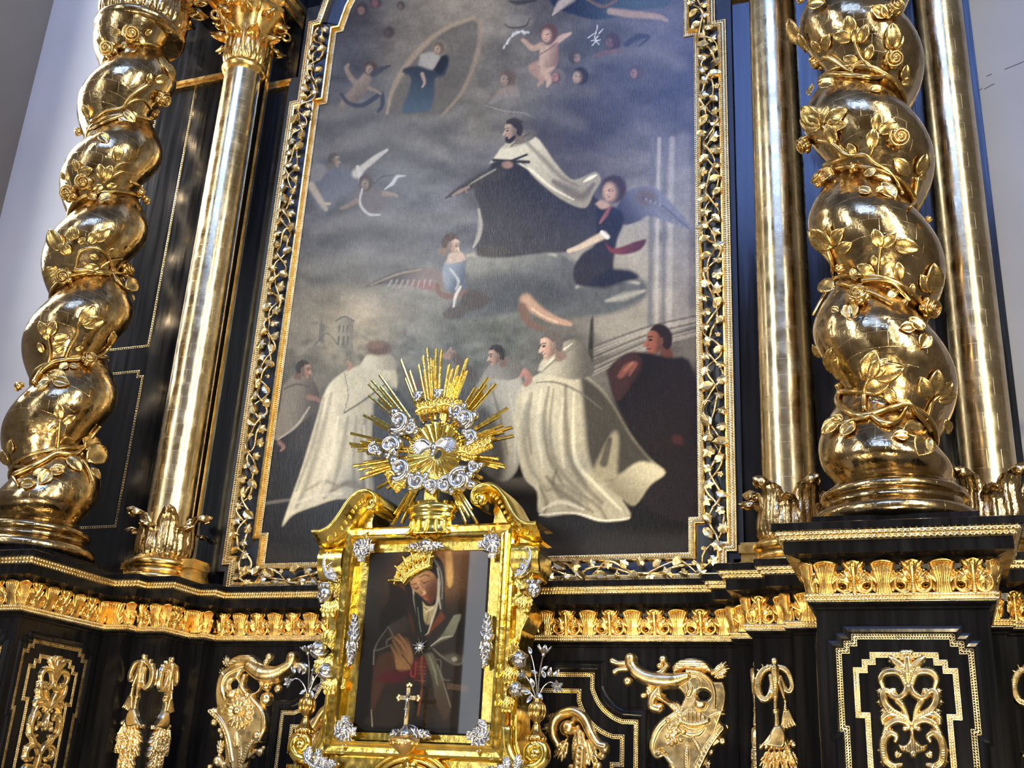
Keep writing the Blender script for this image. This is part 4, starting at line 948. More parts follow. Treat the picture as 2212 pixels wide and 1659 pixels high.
    p.poly([(1078,192),(1098,184),(1118,192),(1116,208),(1080,212),(1060,220)], (160,136,118), 5, alpha=.8); p.stroke([(1060,222),(1090,208),(1118,204)], 9, (140,138,134), .7)
    # left angels in the clouds
    p.poly([(672,372),(690,352),(720,350),(745,370),(770,372),(775,400),(730,430),(700,462),(680,440),(668,410)], (92,100,124), 8, (112,118,136), (680,360,730,450), alpha=.85)
    p.stroke([(770,375),(785,362),(810,342),(836,324)], [20, 14, 12, 6], (186,180,172)); p.stroke([(772,360),(778,378),(776,396)], [6, 10, 4], (196,194,190)); p.profile(722, 346, 16, (160,142,126), (92,82,78), 1, .25); p.stroke([(672,400),(690,430),(704,452)], [16, 14, 8], (172,160,142)); p.stroke([(700,440),(712,440)], 6, (182,166,146)); p.poly([(668,362),(690,352),(706,366),(694,388),(672,392)], (140,134,134), 5, alpha=.7)
    p.poly([(768,420),(782,404),(808,402),(832,412),(838,436),(818,458),(790,462),(776,446)], (118,106,112), 7, alpha=.85); p.head(790, 394, 16, (150,130,120), (92,80,80), (-.2, .9)); p.stroke([(770,434),(752,444),(738,450)], [12, 9, 7], (140,120,110)); p.stroke([(830,418),(848,420),(858,424)], [11, 8, 6], (150,134,122)); p.stroke([(782,408),(778,440),(796,462),(820,464)], [4, 6, 4], (192,192,192), .8); p.stroke([(832,408),(848,396),(858,382),(876,380)], [3, 8, 7, 2], (196,200,206), .8); p.stroke([(806,398),(826,382),(850,378)], 3, (80,80,92), .8)
    # painted architecture
    p.poly([(1330,480),(1400,430),(1400,690),(1300,730),(1276,690),(1290,660)], (166,158,142), 16, alpha=.55)
    for x, w_, c, al in ((1404,10,(112,112,122),.8),(1418,8,(178,174,170),.7),(1432,8,(112,112,124),.7),(1446,12,(176,172,170),.6),(1470,30,(142,138,140),.5),(1495,16,(104,100,106),.5)): p.stroke([(x+6,300),(x+2,500),(x,700)], w_, c, al, .6)
    for dy in (0, 14, 24, 44, 62): p.stroke([(1282,748+dy*.9),(1400,706+dy*.7),(1505,682+dy*.6)], [3, 5, 4], (98,90,84) if dy % 4 == 0 else (170,160,148), .7); p.stroke([(1282,754+dy*.9),(1400,711+dy*.7),(1505,686+dy*.6)], [3, 4, 3], (174,166,152), .5)
    p.poly([(1276,690),(1282,690),(1280,790),(1268,790)], (62,54,48), 3)
    # the saint borne up on the cloud
    p.poly([(1006,548),(1060,540),(1130,528),(1190,540),(1245,566),(1262,606),(1330,596),(1392,606),(1396,640),(1350,668),(1290,682),(1210,684),(1150,668),(1080,682),(1010,688),(958,684),(974,652),(1012,622),(1004,588)], (98,102,104), 9, (142,142,132), (1100,640,1060,540), tex=.25)
    for a in ([(1010,552),(1050,546),(1100,540)], [(1105,538),(1130,528),(1165,536),(1200,552)], [(1246,620),(1270,606),(1300,612)], [(1300,612),(1330,600),(1380,612)], [(1310,650),(1350,640),(1392,628)]): p.stroke(a, [6, 16, 6], (176,172,158), .75, .9)
    p.poly([(1010,600),(1100,590),(1200,610),(1240,640),(1180,664),(1060,664),(1000,640)], (66,70,76), 18, alpha=.55)
    p.poly([(1072,340),(1100,330),(1150,345),(1200,370),(1250,400),(1300,440),(1305,480),(1292,520),(1240,542),(1160,548),(1090,556),(1034,548),(1030,520),(1038,480),(1036,446),(1024,412),(1046,378)], (50,46,50), 4, (74,68,70), (1120,360,1080,520), tex=.2)
    p.stroke([(1078,372),(1030,392),(995,410),(962,428)], [26, 24, 16, 3], (66,58,56)); p.stroke([(1070,366),(1038,384),(1012,400)], [4, 5, 2], (160,152,132), .8); p.stroke([(1012,404),(992,414),(978,422)], [6, 8, 4], (156,128,108)); p.stroke([(1004,406),(1008,416)], 3, (156,128,108))
    p.stroke([(1034,452),(1038,486),(1032,516),(1022,534)], [5, 10, 9, 4], (166,160,148)); p.poly([(1034,528),(1080,532),(1110,546),(1070,556),(1030,552)], (84,76,66), 6)
    p.poly([(1058,352),(1072,334),(1084,318),(1104,306),(1136,290),(1160,298),(1178,320),(1200,352),(1232,386),(1256,384),(1286,371),(1298,390),(1282,418),(1264,449),(1222,436),(1180,406),(1148,376),(1130,352),(1092,346)], (214,204,172), 2.5, (160,150,126), (1090,330,1250,440))
    p.stroke([(1196,392),(1230,412),(1258,424),(1282,398)], [10, 20, 18, 8], (112,98,84), .8, .8); p.stroke([(1140,310),(1180,350),(1214,384),(1250,402)], [8, 10, 8, 4], (128,116,100), .7, .9); p.stroke([(1262,392),(1276,384),(1288,378)], [4, 8, 3], (232,224,196)); p.stroke([(1110,346),(1150,370),(1190,404),(1240,432)], [3, 6, 5, 2], (236,226,196), .8)
    p.poly([(1084,322),(1098,302),(1118,286),(1146,280),(1160,290),(1142,306),(1112,318)], (190,180,152), 3, (110,102,90), (1090,310,1150,284)); p.stroke([(1104,316),(1124,300),(1144,288)], 4, (90,80,72), .7); p.profile(1108, 282, 25, (186,156,130), (60,50,46), -1, .25, beard=(50,42,38)); p.stroke([(1096,262),(1112,258),(1130,264)], [4, 8, 4], (74,62,56))
    p.stroke([(1066,346),(1100,348),(1142,350)], 7, (52,46,46)); p.stroke([(1098,350),(1138,334)], 5, (56,50,50)); p.blob(1096,356,12,8,(166,122,106)); p.stroke([(1050,228),(1090,240),(1130,244),(1148,252)], 1.5, (190,184,170), .5)
    # angel right with wing
    p.poly([(1332,446),(1356,414),(1388,401),(1420,408),(1452,440),(1482,474),(1494,498),(1450,482),(1402,466),(1384,476),(1352,486),(1336,476)], (66,66,88), 3, (118,122,146), (1350,480,1420,430)); p.blob(1396,426,22,18,(112,92,84),.3,.9,.6)
    for k in range(9): p.stroke([(1390+k*5,428+k*2),(1425+k*7,455+k*4),(1440+k*6,470+k*3)], [5, 3, 1], (150,152,170) if k % 2 else (56,58,80), .6)
    p.poly([(1288,452),(1322,446),(1344,460),(1346,486),(1334,516),(1326,560),(1318,606),(1252,618),(1238,584),(1258,548),(1286,524)], (36,36,48), 4, (58,52,56), (1300,460,1280,600)); p.poly([(1318,580),(1362,584),(1380,600),(1340,612),(1300,622),(1270,612)], (40,40,56), 6)
    p.poly([(1306,522),(1322,536),(1346,532),(1372,522),(1396,518),(1382,540),(1346,550),(1318,544)], (138,44,48), 3, (96,34,42), (1310,530,1390,530)); p.stroke([(1318,446),(1308,464),(1296,482)], [6, 9, 5], (152,74,74)); p.stroke([(1304,508),(1280,520),(1252,534),(1228,542)], [16, 15, 12, 8], (206,184,150)); p.stroke([(1300,502),(1312,512)], [8, 10], (214,212,206))
    p.head(1326, 408, 27, (196,154,126), (72,46,36), (-.75, .7)); p.poly([(1286,440),(1300,432),(1318,444),(1300,452)], (186,150,122), 3)
    # lower angel with long wing
    p.poly([(788,620),(838,594),(890,580),(938,580),(964,598),(956,622),(930,628),(880,616),(830,614)], (88,76,78), 4, (138,120,116), (860,590,900,622)); p.poly([(880,612),(920,606),(952,620),(930,628)], (152,104,100), 5, alpha=.8); p.stroke([(800,616),(860,592),(910,582)], [3, 5, 4], (164,146,124), .7)
    for k in range(8): p.stroke([(846+k*12,606),(836+k*13,622)], [5, 1], (176,170,170), .55)
    p.stroke([(1006,632),(968,640),(948,632),(944,616)], [14, 14, 11, 8], (132,98,84)); p.poly([(990,660),(1006,630),(1034,628),(1060,650),(1020,672)], (88,76,70), 5); p.poly([(955,678),(980,660),(1010,664),(1000,684),(968,690)], (96,84,76), 4)
    p.poly([(960,566),(1002,560),(1004,592),(1006,622),(980,632),(962,622),(956,590)], (136,150,170), 3, (88,100,122), (966,580,1004,600)); p.stroke([(972,580),(990,606),(984,626)], [3, 6, 3], (188,194,202), .7); p.stroke([(994,620),(984,640),(980,662)], [6, 7, 4], (200,196,186)); p.profile(974, 528, 24, (200,168,142), (98,72,58), 1, .5); p.poly([(970,548),(996,544),(1004,562),(966,568)], (196,168,146), 3)
    p.stroke([(1136,648),(1164,672),(1196,690),(1232,700)], [26, 22, 17, 9], (192,150,114)); p.stroke([(1128,664),(1138,690),(1158,706),(1176,710)], [20, 17, 14, 8], (134,98,76)); p.stroke([(1150,668),(1176,684),(1204,696)], 5, (222,186,150), .7)
    # city and trees
    p.poly([(726,692),(744,681),(764,692),(762,764),(722,764)], (152,146,124), 2, (128,122,104), (724,700,764,700), sm=False); p.stroke([(724,694),(744,684),(766,694)], 3, (104,100,92)); p.stroke([(694,676),(695,700)], [1, 4], (112,110,106)); p.poly([(690,700),(700,700),(701,738),(688,738)], (118,116,110), 2, sm=False); p.stroke([(680,745),(706,720),(730,745)], 3, (108,104,96))
    for k in range(3): p.stroke([(733+k*9,704),(732+k*9,716)], 3, (100,96,86)); p.stroke([(732+k*10,728),(731+k*10,744)], 4, (104,98,86))
    r2 = random.Random(3)
    for k in range(170):
        u = r2.random(); x = r2.choice((860,900,960,1010,1060,1100,1240,650,700,770))+r2.gauss(0, 26); y = 752+r2.gauss(0, 26); g = r2.choice(((78,80,68),(96,98,84),(64,66,58),(118,118,102),(86,88,72))); p.blob(x, y, r2.uniform(6, 16), r2.uniform(4, 9), g, r2.random()*3, .35, .8)
    # ground and steps
    p.poly([(560,1000),(900,960),(1130,980),(1500,960),(1510,1240),(550,1240)], (38,34,35), 30, alpha=.75); p.stroke([(574,1087),(600,1083),(632,1079)], [7, 8, 6], (118,112,106), .8)
    p.poly([(1050,1042),(1100,1034),(1160,1032),(1168,1064),(1060,1068)], (96,90,82), 4, (52,48,46), (1100,1036,1100,1068)); p.poly([(560,1180),(800,1190),(1150,1170),(1500,1150),(1500,1215),(560,1235)], (64,60,58), 22, alpha=.6); p.poly([(1290,1060),(1420,1040),(1500,1090),(1500,1140),(1400,1150),(1300,1120)], (34,28,30), 20, alpha=.8)
    # monks, from the back
    p.profile(1422, 736, 35, (160,88,56), (54,36,32), -1, .15); p.poly([(1312,800),(1332,778),(1370,760),(1440,772),(1500,806),(1512,1110),(1390,1090),(1424,1014),(1372,940),(1330,870)], (36,29,31), 5, (48,38,40), (1330,800,1450,900)); p.poly([(1312,806),(1334,778),(1372,762),(1386,790),(1350,850),(1330,862)], (76,44,42), 7); p.stroke([(1340,812),(1354,796),(1372,786),(1360,810)], [12, 18, 10, 5], (142,74,54)); p.stroke([(1350,800),(1366,784)], 6, (168,96,66)); p.blob(1464,950,14,10,(92,40,40),.5,.8)
    p.poly([(612,834),(632,812),(664,808),(684,834),(690,866),(664,902),(626,930),(598,950),(590,940),(604,880)], (136,126,112), 3, (84,74,68), (630,840,690,850)); p.stroke([(614,840),(640,830),(668,836)], 4, (92,84,76), .8); p.stroke([(600,950),(640,920),(668,880)], [3, 6, 4], (176,168,154), .8); p.profile(656, 798, 20, (172,130,106), (64,50,42), 1, .3); p.stroke([(668,858),(684,862),(694,868)], [12, 9, 6], (150,106,88)); p.stroke([(604,956),(612,966),(606,974)], [9, 8, 4], (150,106,88))
    p.poly([(1042,812),(1064,796),(1112,800),(1128,830),(1120,900),(1122,1000),(1086,1040),(1030,1000),(1010,900),(1022,850)], (150,146,130), 4, (188,182,162), (1040,900,1116,880)); p.poly([(1010,900),(1050,880),(1090,960),(1080,1040),(1000,1010)], (58,52,50), 12, alpha=.8); p.poly([(1044,808),(1060,786),(1092,770),(1118,776),(1130,800),(1110,820),(1066,818)], (158,152,140), 3, (118,112,102), (1060,810,1120,780)); p.profile(1072, 768, 23, (200,158,128), (58,46,40), -1, .35); p.stroke([(952,768),(968,770),(984,764),(972,756)], [8, 13, 8, 4], (176,132,108)); p.stroke([(966,762),(974,752)], 4, (186,144,118)); p.stroke([(984,770),(1004,796),(1020,812)], [18, 24, 26], (96,74,62), .8); p.stroke([(1060,830),(1080,900),(1096,980)], [3, 6, 4], (110,104,94), .7); p.stroke([(1100,850),(1112,920),(1112,1000)], [3, 6, 4], (206,200,178), .7)
    p.poly([(1166,806),(1240,800),(1292,832),(1324,872),(1364,940),(1404,990),(1437,1021),(1404,1046),(1372,1090),(1344,1078),(1362,1118),(1300,1127),(1240,1110),(1168,1114),(1160,1062),(1132,1030),(1116,960),(1112,880),(1128,832)], (210,200,164), 3, (178,168,136), (1130,900,1300,950), tex=.12)
    for a, w_, al in (([(1186,836),(1176,900),(1184,980),(1212,1040)], 12, .6), ([(1222,832),(1222,900),(1230,980),(1262,1046),(1300,1086)], 15, .65), ([(1150,850),(1140,910),(1148,980)], 9, .5), ([(1180,1030),(1216,1066),(1280,1106)], 13, .6), ([(1166,1050),(1180,1086),(1176,1110)], 10, .6), ([(1250,1066),(1290,1092),(1310,1122)], 9, .55), ([(1204,1010),(1196,1050),(1230,1096)], 9, .5)):
        p.stroke(a, [w_*.4, w_, w_*.5], (112,102,80), al, 1.0)
    p.poly([(1252,806),(1290,834),(1326,876),(1366,944),(1408,1000),(1370,1022),(1330,1040),(1290,1030),(1270,980),(1262,900)], (66,60,52), 8, alpha=.92); p.poly([(1288,1000),(1322,936),(1336,946),(1334,1020),(1350,1030),(1300,1040),(1276,1036)], (176,164,124), 7, alpha=.85); p.stroke([(1318,950),(1304,1000)], [10, 18], (72,66,56), .8)
    p.poly([(1310,1050),(1370,1002),(1404,1000),(1436,1021),(1404,1048),(1370,1092),(1340,1074)], (206,194,152), 5, (150,138,106), (1400,1000,1340,1080)); p.stroke([(1146,850),(1132,920),(1142,1000),(1180,1060)], [6, 14, 12, 6], (158,150,124), .7, .9)
    for a, c in (([(1196,840),(1188,920),(1200,1000),(1250,1060),(1300,1100)], (146,136,110)), ([(1240,850),(1238,930),(1246,1000),(1290,1050),(1340,1100)], (234,224,186)), ([(1170,840),(1160,920),(1172,1010)], (232,222,186)), ([(1216,860),(1210,940),(1218,1010)], (226,216,180)), ([(1180,1060),(1220,1050),(1270,1090)], (150,140,114)), ([(1172,1100),(1210,1084),(1260,1100)], (232,222,190))): p.stroke(a, [4, 10, 5], c, .7, .9)
    p.stroke([(1166,1112),(1240,1108),(1300,1124),(1360,1120)], [3, 5, 3], (240,232,206), .8); p.stroke([(1160,826),(1200,826),(1250,846),(1300,884)], [3, 5, 3], (120,112,94), .8)
    p.poly([(1162,800),(1170,780),(1196,756),(1230,734),(1254,740),(1274,768),(1282,806),(1240,820),(1196,812)], (200,190,160), 3, (104,98,88), (1180,790,1270,790)); p.stroke([(1174,800),(1204,774),(1240,750)], [3, 6, 3], (140,130,112), .8); p.stroke([(1178,790),(1212,760),(1236,742)], [2, 4, 2], (232,224,198), .8); p.profile(1190, 746, 31, (216,174,144), (112,100,92), -1, .35); p.stroke([(1126,812),(1134,800),(1140,820)], [7, 9, 12], (196,134,112)); p.stroke([(1142,806),(1146,820),(1136,830)], [6, 9, 12], (186,126,106))
    p.poly([(776,792),(800,770),(846,786),(858,820),(850,860),(808,900),(806,980),(808,1058),(780,1080),(730,1078),(680,1094),(634,1112),(610,1137),(622,1096),(652,1010),(682,910),(706,838),(744,802)], (214,206,176), 3, (176,168,140), (690,900,800,880), tex=.12)
    for a, w_, al in (([(716,850),(694,940),(664,1040),(640,1096)], 14, .5), ([(752,900),(738,980),(716,1070)], 12, .5), ([(790,900),(782,980),(786,1050)], 16, .6), ([(700,1076),(740,1046),(784,1056)], 12, .6), ([(660,1060),(700,1040),(730,1050)], 9, .45), ([(800,800),(830,820),(850,850)], 10, .5)):
        p.stroke(a, [w_*.4, w_, w_*.5], (120,112,92), al, 1.0)
    p.poly([(806,872),(852,838),(884,880),(900,960),(892,1050),(810,1060)], (40,35,36), 6, alpha=.95); p.poly([(744,804),(790,786),(846,808),(800,850),(744,892),(750,850)], (190,182,154), 3, alpha=.8); p.stroke([(744,892),(790,862),(832,830)], [3, 5, 3], (88,80,72), .8); p.stroke([(744,806),(752,850),(744,890)], 2, (110,102,90), .8)
    for a, c in (([(700,860),(676,960),(640,1060)], (150,142,118)), ([(730,900),(712,1000),(680,1080)], (232,224,196)), ([(770,900),(764,1000),(766,1060)], (150,142,120)), ([(786,920),(790,1000),(794,1060)], (226,218,190)), ([(720,1060),(760,1040),(796,1062)], (140,130,112)), ([(640,1086),(690,1070),(740,1066)], (228,220,196))): p.stroke(a, [4, 10, 5], c, .65, .9)
    p.poly([(780,786),(796,766),(836,764),(858,786),(850,800),(800,796)], (196,188,160), 3, (150,142,122), (790,790,850,780)); p.blob(818,752,28,16,(104,70,48)); p.blob(810,746,18,8,(138,98,70),0,.7); p.stroke([(752,782),(758,790),(752,800)], [7, 8, 5], (170,122,100)); p.stroke([(900,830),(914,824),(924,830)], [8, 12, 7], (120,72,62))
    p.poly([(612,1137),(640,1112),(700,1096),(780,1082),(800,1100),(720,1140),(640,1160)], (40,30,32), 10, alpha=.7)
    l = p.C.mean(1, keepdims=True); p.C = l+(p.C-l)*.62; p.C = np.clip(p.C, 0, 1)**1.2*1.16; p.C *= np.array([1.03, 1.0, .90])
    g = fbm(p.x/5, p.y/9, 9, 3); p.C *= np.clip(1+.35*g, .6, 1.4)[:, None]
M_CANVAS = paint_mat('oil_on_canvas', .24, .26, 1.0, spec=.40)
cv = canvas_obj('altarpiece_painting', (-1.665, 1.665, 3.195, 8.7), .0092, lambda a, z: np.stack([a, 0*a-.004, z], 1), M_CANVAS, paint_altar)
tag(cv, 'large oil painting of a friar lifted on clouds by angels above kneeling white-robed monks', 'painting')
# ================================================================== carved ornaments on the predella
class PxRelief:
    """relief on a plane, its strokes given in pixels of a crop of the photograph (origin o, scale s)"""
    def __init__(s, o, sc, plane, cell, box, axis='Y'):
        s.o, s.s, s.p, s.ax = o, sc, plane, axis
        B = np.array([s.pt(x, y) for x, y in ((box[0], box[1]), (box[2], box[1]), (box[2], box[3]), (box[0], box[3]))])
        c = ((box[0]+box[2])/2, (box[1]+box[3])/2)
        s.k = np.linalg.norm(s.pt(c[0]+10, c[1])-s.pt(c[0]-10, c[1]))/20
        s.kz = np.linalg.norm(s.pt(c[0], c[1]+10)-s.pt(c[0], c[1]-10))/20; s.k = (s.k+s.kz)/2
        s.R = Relief(B[:, 0].min(), B[:, 0].max(), B[:, 1].min(), B[:, 1].max(), cell)
    def pt(s, x, y):
        q = onY(s.o[0]+x*s.s, s.o[1]+y*s.s, s.p); return np.array([q[0], q[2]])
    def st(s, pts, r, lift=0.0, hs=1.0, groove=0.0, sm=5):
        r = r*s.k if np.isscalar(r) else [a*s.k for a in r]
        s.R.stroke([s.pt(*p) for p in pts], r, lift, hs, sm, groove)
    def bl(s, x, y, r, h=None, lift=0.0, ry=None, ang=0.0):
        s.R.blob(s.pt(x, y), r*s.k, (ry or r)*s.k, (h if h is not None else r*s.k*.8), -ang, lift)
    def po(s, pts, h, edge, lift=0.0, fn=None, sm=True):
        P = np.array([s.pt(*p) for p in pts])
        if sm: P = catmull(np.vstack([P, P[:1]]), 5)[:-1]
        s.R.poly(P, h, edge*s.k, lift, fn)
    def ho(s, x, y, rx, ry): s.R.hole(s.pt(x, y), rx*s.k, ry*s.k)
    def lf(s, b, t, wid, h, lift=0.0, lobes=4): s.R.leaf(s.pt(*b), s.pt(*t), wid*s.k, h, lift, lobes)
    def grapes(s, cells, r, lift=0.02):
        for x, y in cells: s.bl(x, y, r, lift=lift)
    def obj(s, name, mat, label, cat, group=None):
        V, Fq = s.R.geo(); c = V.mean(0); c[1] = 0; V = V-c
        o = link(name, mesh(name, V, Fq, mat)); o.location = (c[0], s.p, c[2])
        return tag(o, label, cat, group)
def volute_right():
    r = PxRelief((1290, 1390), .2827, -.044, .0034, (70, 50, 1050, 960))
    r.po([(580,240),(700,215),(820,240),(890,290),(970,300),(995,380),(990,470),(960,560),(930,640),(900,720),(830,820),(790,960),(560,960),(545,880),(500,820),(430,850),(405,780),(412,700),(450,620),(520,560),(600,520),(645,470),(655,400),(620,345),(560,330)], .03, 22)
    r.po([(575,185),(610,140),(680,113),(770,113),(845,145),(892,200),(880,235),(790,212),(690,200),(620,228),(590,245)], .035, 40, .02, lambda X, Z: .0025*np.sin(Z*420))
    r.st([(690,255),(600,285),(480,285),(380,262),(310,222),(270,170),(262,120)], [38,62,64,58,52,46,50], .03)
    r.bl(262, 128, 50, lift=.03); r.st([(225,150),(160,150),(120,135)], [26,22,30], .01); r.st([(225,195),(165,200),(138,218)], [24,20,27], .01); r.bl(235, 292, 38, lift=.01)
    r.st([(345,212),(430,235),(500,215),(540,170)], [14,20,22,16], .02); r.bl(504,120,32,lift=.01); r.bl(480,170,26,lift=.01); r.bl(535,165,24,lift=.01)
    r.st([(470,360),(430,420),(425,480),(470,500)], [38,42,42,36], .01); r.bl(352,400,24); r.bl(395,375,30); r.bl(478,492,38,lift=.01); r.bl(400,345,30)
    r.st([(480,400),(540,440),(640,545)], [34,28,26], .02, groove=.3); r.st([(540,385),(600,440),(640,500)], [14,16,14], .03)
    r.st([(690,212),(790,230),(868,290),(902,380),(902,500)], [12,15,16,16,12], .03); r.st([(700,300),(720,350),(705,395)], [20,26,26], .02); r.st([(690,270),(760,250),(800,300),(790,350),(740,360)], [10,14,14,12,8], .025)
    r.bl(800,462,56,lift=.04); r.po([(640,560),(690,505),(760,500),(830,540),(860,580),(800,650),(700,650)], .03, 40, .02, lambda X, Z: .004*np.sin(X*260)); r.st([(625,575),(690,610),(770,620),(860,580)], [12,14,14,12], .045)
    for i in range(10): r.bl(645+i*23, 598+26*math.sin(math.pi*i/9), 19, lift=.05)
    r.st([(640,640),(700,690),(780,690),(830,640)], [20,26,26,18], .02)
    g = random.Random(2); r.grapes([(545+g.random()*130*(1-.3*abs(k/30-.5)), 580+k*6.4) for k in range(31)], 20, .045)
    r.lf((870,560),(975,510),38,.02,.02,3); r.lf((900,560),(930,640),30,.015,.02,3); r.lf((880,240),(1005,165),44,.022,.015,4); r.lf((900,260),(990,230),26,.015,.015,3)
    r.st([(600,540),(490,630),(440,720),(425,800),(455,862),(500,855),(512,815),(480,800)], [26,30,30,26,22,18,14,10], .015); r.bl(475,838,26,lift=.03)
    r.st([(770,960),(850,800),(920,700),(960,650)], [34,30,28,26], .02, groove=.3); r.bl(955,655,40,lift=.01); r.bl(990,640,22); r.bl(962,748,32,lift=.01); r.bl(872,830,28,lift=.01); r.st([(860,800),(930,750)], [16,20], .02)
    r.st([(720,700),(780,790),(800,850)], [14,20,12], .03, groove=.4); r.st([(700,760),(690,860),(690,960)], [16,26,20], .02, groove=.4); r.lf((640,800),(720,870),40,.015,.015,3); r.st([(520,860),(570,920),(585,960)], [14,20,16], .02); r.lf((850,960),(840,890),26,.015,.01,3)
    r.ho(585,395,62,44); r.ho(630,410,34,34); r.ho(815,398,44,36)
    return r.obj('carved_volute', M_GOLDPALE, 'gilded carved cornucopia scroll with grapes on black panel right of the shrine', 'ornament', 'cornucopia scrolls on the predella')
def volute_left():
    r = PxRelief((430, 1390), .2827, -.044, .0034, (50, 50, 820, 960))
    r.po([(185,200),(260,160),(350,150),(420,172),(330,230),(310,300),(340,330),(390,390),(450,450),(512,530),(524,620),(500,735),(420,785),(392,860),(372,960),(225,960),(210,860),(192,720),(155,600),(140,480),(132,380),(150,270)], .03, 22)
    r.po([(235,140),(290,100),(370,80),(440,98),(480,150),(430,170),(340,160),(240,178)], .035, 36, .02, lambda X, Z: .0025*np.sin(Z*420))
    r.st([(410,180),(490,232),(580,240),(660,205),(715,160),(732,110)], [50,62,58,48,42,46], .03); r.bl(730,112,46,lift=.03); r.st([(740,180),(790,170),(820,200)], [26,28,30], .01)
    r.st([(480,160),(540,190),(620,185)], [14,18,10], .03); r.bl(542,102,30,lift=.01); r.bl(520,140,24,lift=.01); r.lf((230,170),(190,110),34,.02,.01,3)
    r.st([(210,420),(190,330),(230,240),(330,190),(420,165)], [10,14,16,14,10], .03); r.lf((210,260),(170,200),30,.02,.02,3)
    r.st([(360,250),(340,330),(380,390)], [18,26,30], .02); r.st([(480,310),(430,380),(380,430)], [24,26,20], .02, groove=.3); r.bl(522,425,50,lift=.01); r.bl(520,330,34,lift=.01); r.bl(606,346,30); r.st([(500,300),(560,300),(620,280)], [20,20,14], .01)
    for k in range(15):
        a = 2*math.pi*k/15; r.st([(325+36*math.cos(a), 520+36*math.sin(a)), (325+70*math.cos(a), 525+80*math.sin(a)), (325+96*math.cos(a), 530+112*math.sin(a))], [12,22,17], .038, groove=.35)
    r.bl(325,520,38,lift=.055); r.bl(272,385,54,lift=.035)
    for a in ((180,490),(205,505),(215,480),(232,512),(190,520),(245,490)): r.bl(*a, 15, lift=.02)
    r.st([(100,520),(180,600),(232,720),(265,900)], [24,24,24,22], .02, groove=.3); r.bl(118,522,36,lift=.01); r.bl(112,602,28); r.bl(155,664,19); r.bl(170,702,19)
    r.st([(420,430),(495,525),(512,640),(478,735)], [20,26,28,24], .02); r.bl(462,708,38,lift=.03); r.st([(360,900),(400,800),(460,710)], [26,26,22], .03, groove=.3); r.bl(468,832,30); r.bl(492,800,18); r.bl(412,852,24); r.st([(390,870),(450,820)], [14,16], .02)
    r.st([(300,690),(302,780)], [14,24], .03, groove=.4); r.st([(330,720),(330,850),(330,960)], [14,20,18], .02, groove=.4); r.st([(240,760),(260,870),(275,960)], [12,18,14], .02); r.bl(150,900,44,lift=.01); r.bl(190,935,40); r.lf((160,850),(170,740),30,.015,.01,3); r.bl(80,945,22)
    r.ho(274,318,34,34); r.ho(428,330,40,34)
    return r.obj('carved_volute', M_GOLDPALE, 'gilded carved cornucopia scroll with a large daisy on black panel left of the shrine', 'ornament', 'cornucopia scrolls on the predella')
volute_right(); volute_left()
def lower_scroll(mir):
    r = PxRelief((0, 0), 1.0, -.044, .0034, (1172, 1525, 1325, 1720))
    r.st([(1206,1610),(1196,1590),(1197,1562),(1214,1543),(1240,1538),(1262,1553),(1278,1585),(1292,1607),(1306,1612)], [8,10,11,12,12,12,11,10,9], .02); r.bl(1228,1574,18,lift=.03); r.bl(1306,1618,12,lift=.01); r.bl(1300,1632,9)
    r.st([(1262,1556),(1244,1552),(1236,1566)], [8,8,6], .02); r.lf((1250,1570),(1256,1660),18,.02,.02,6); r.lf((1270,1600),(1282,1650),14,.015,.01,4); r.lf((1225,1598),(1205,1640),14,.015,.01,4); r.lf((1200,1560),(1178,1585),14,.015,.01,3); r.lf((1200,1545),(1182,1555),10,.012,0,3)
    r.st([(1256,1620),(1250,1680),(1230,1715)], [14,16,12], .015, groove=.3); r.bl(1290,1655,10); r.bl(1278,1668,9); r.bl(1236,1660,10)
    V, Fq = r.R.geo(); 
    if mir: V = V*np.array([-1, 1, 1]); Fq = Fq[:, ::-1]
    c = V.mean(0); c[1] = 0; o = link('acanthus_scroll', mesh('acanthus_scroll', V-c, Fq, M_GOLDPALE)); o.location = (c[0], -.044, c[2])
    return tag(o, 'gilded leaf scroll low on the black panel %s of the shrine, behind a flower vase' % ('left' if mir else 'right'), 'ornament', 'leaf scrolls beside the shrine')
lower_scroll(False); lower_scroll(True)

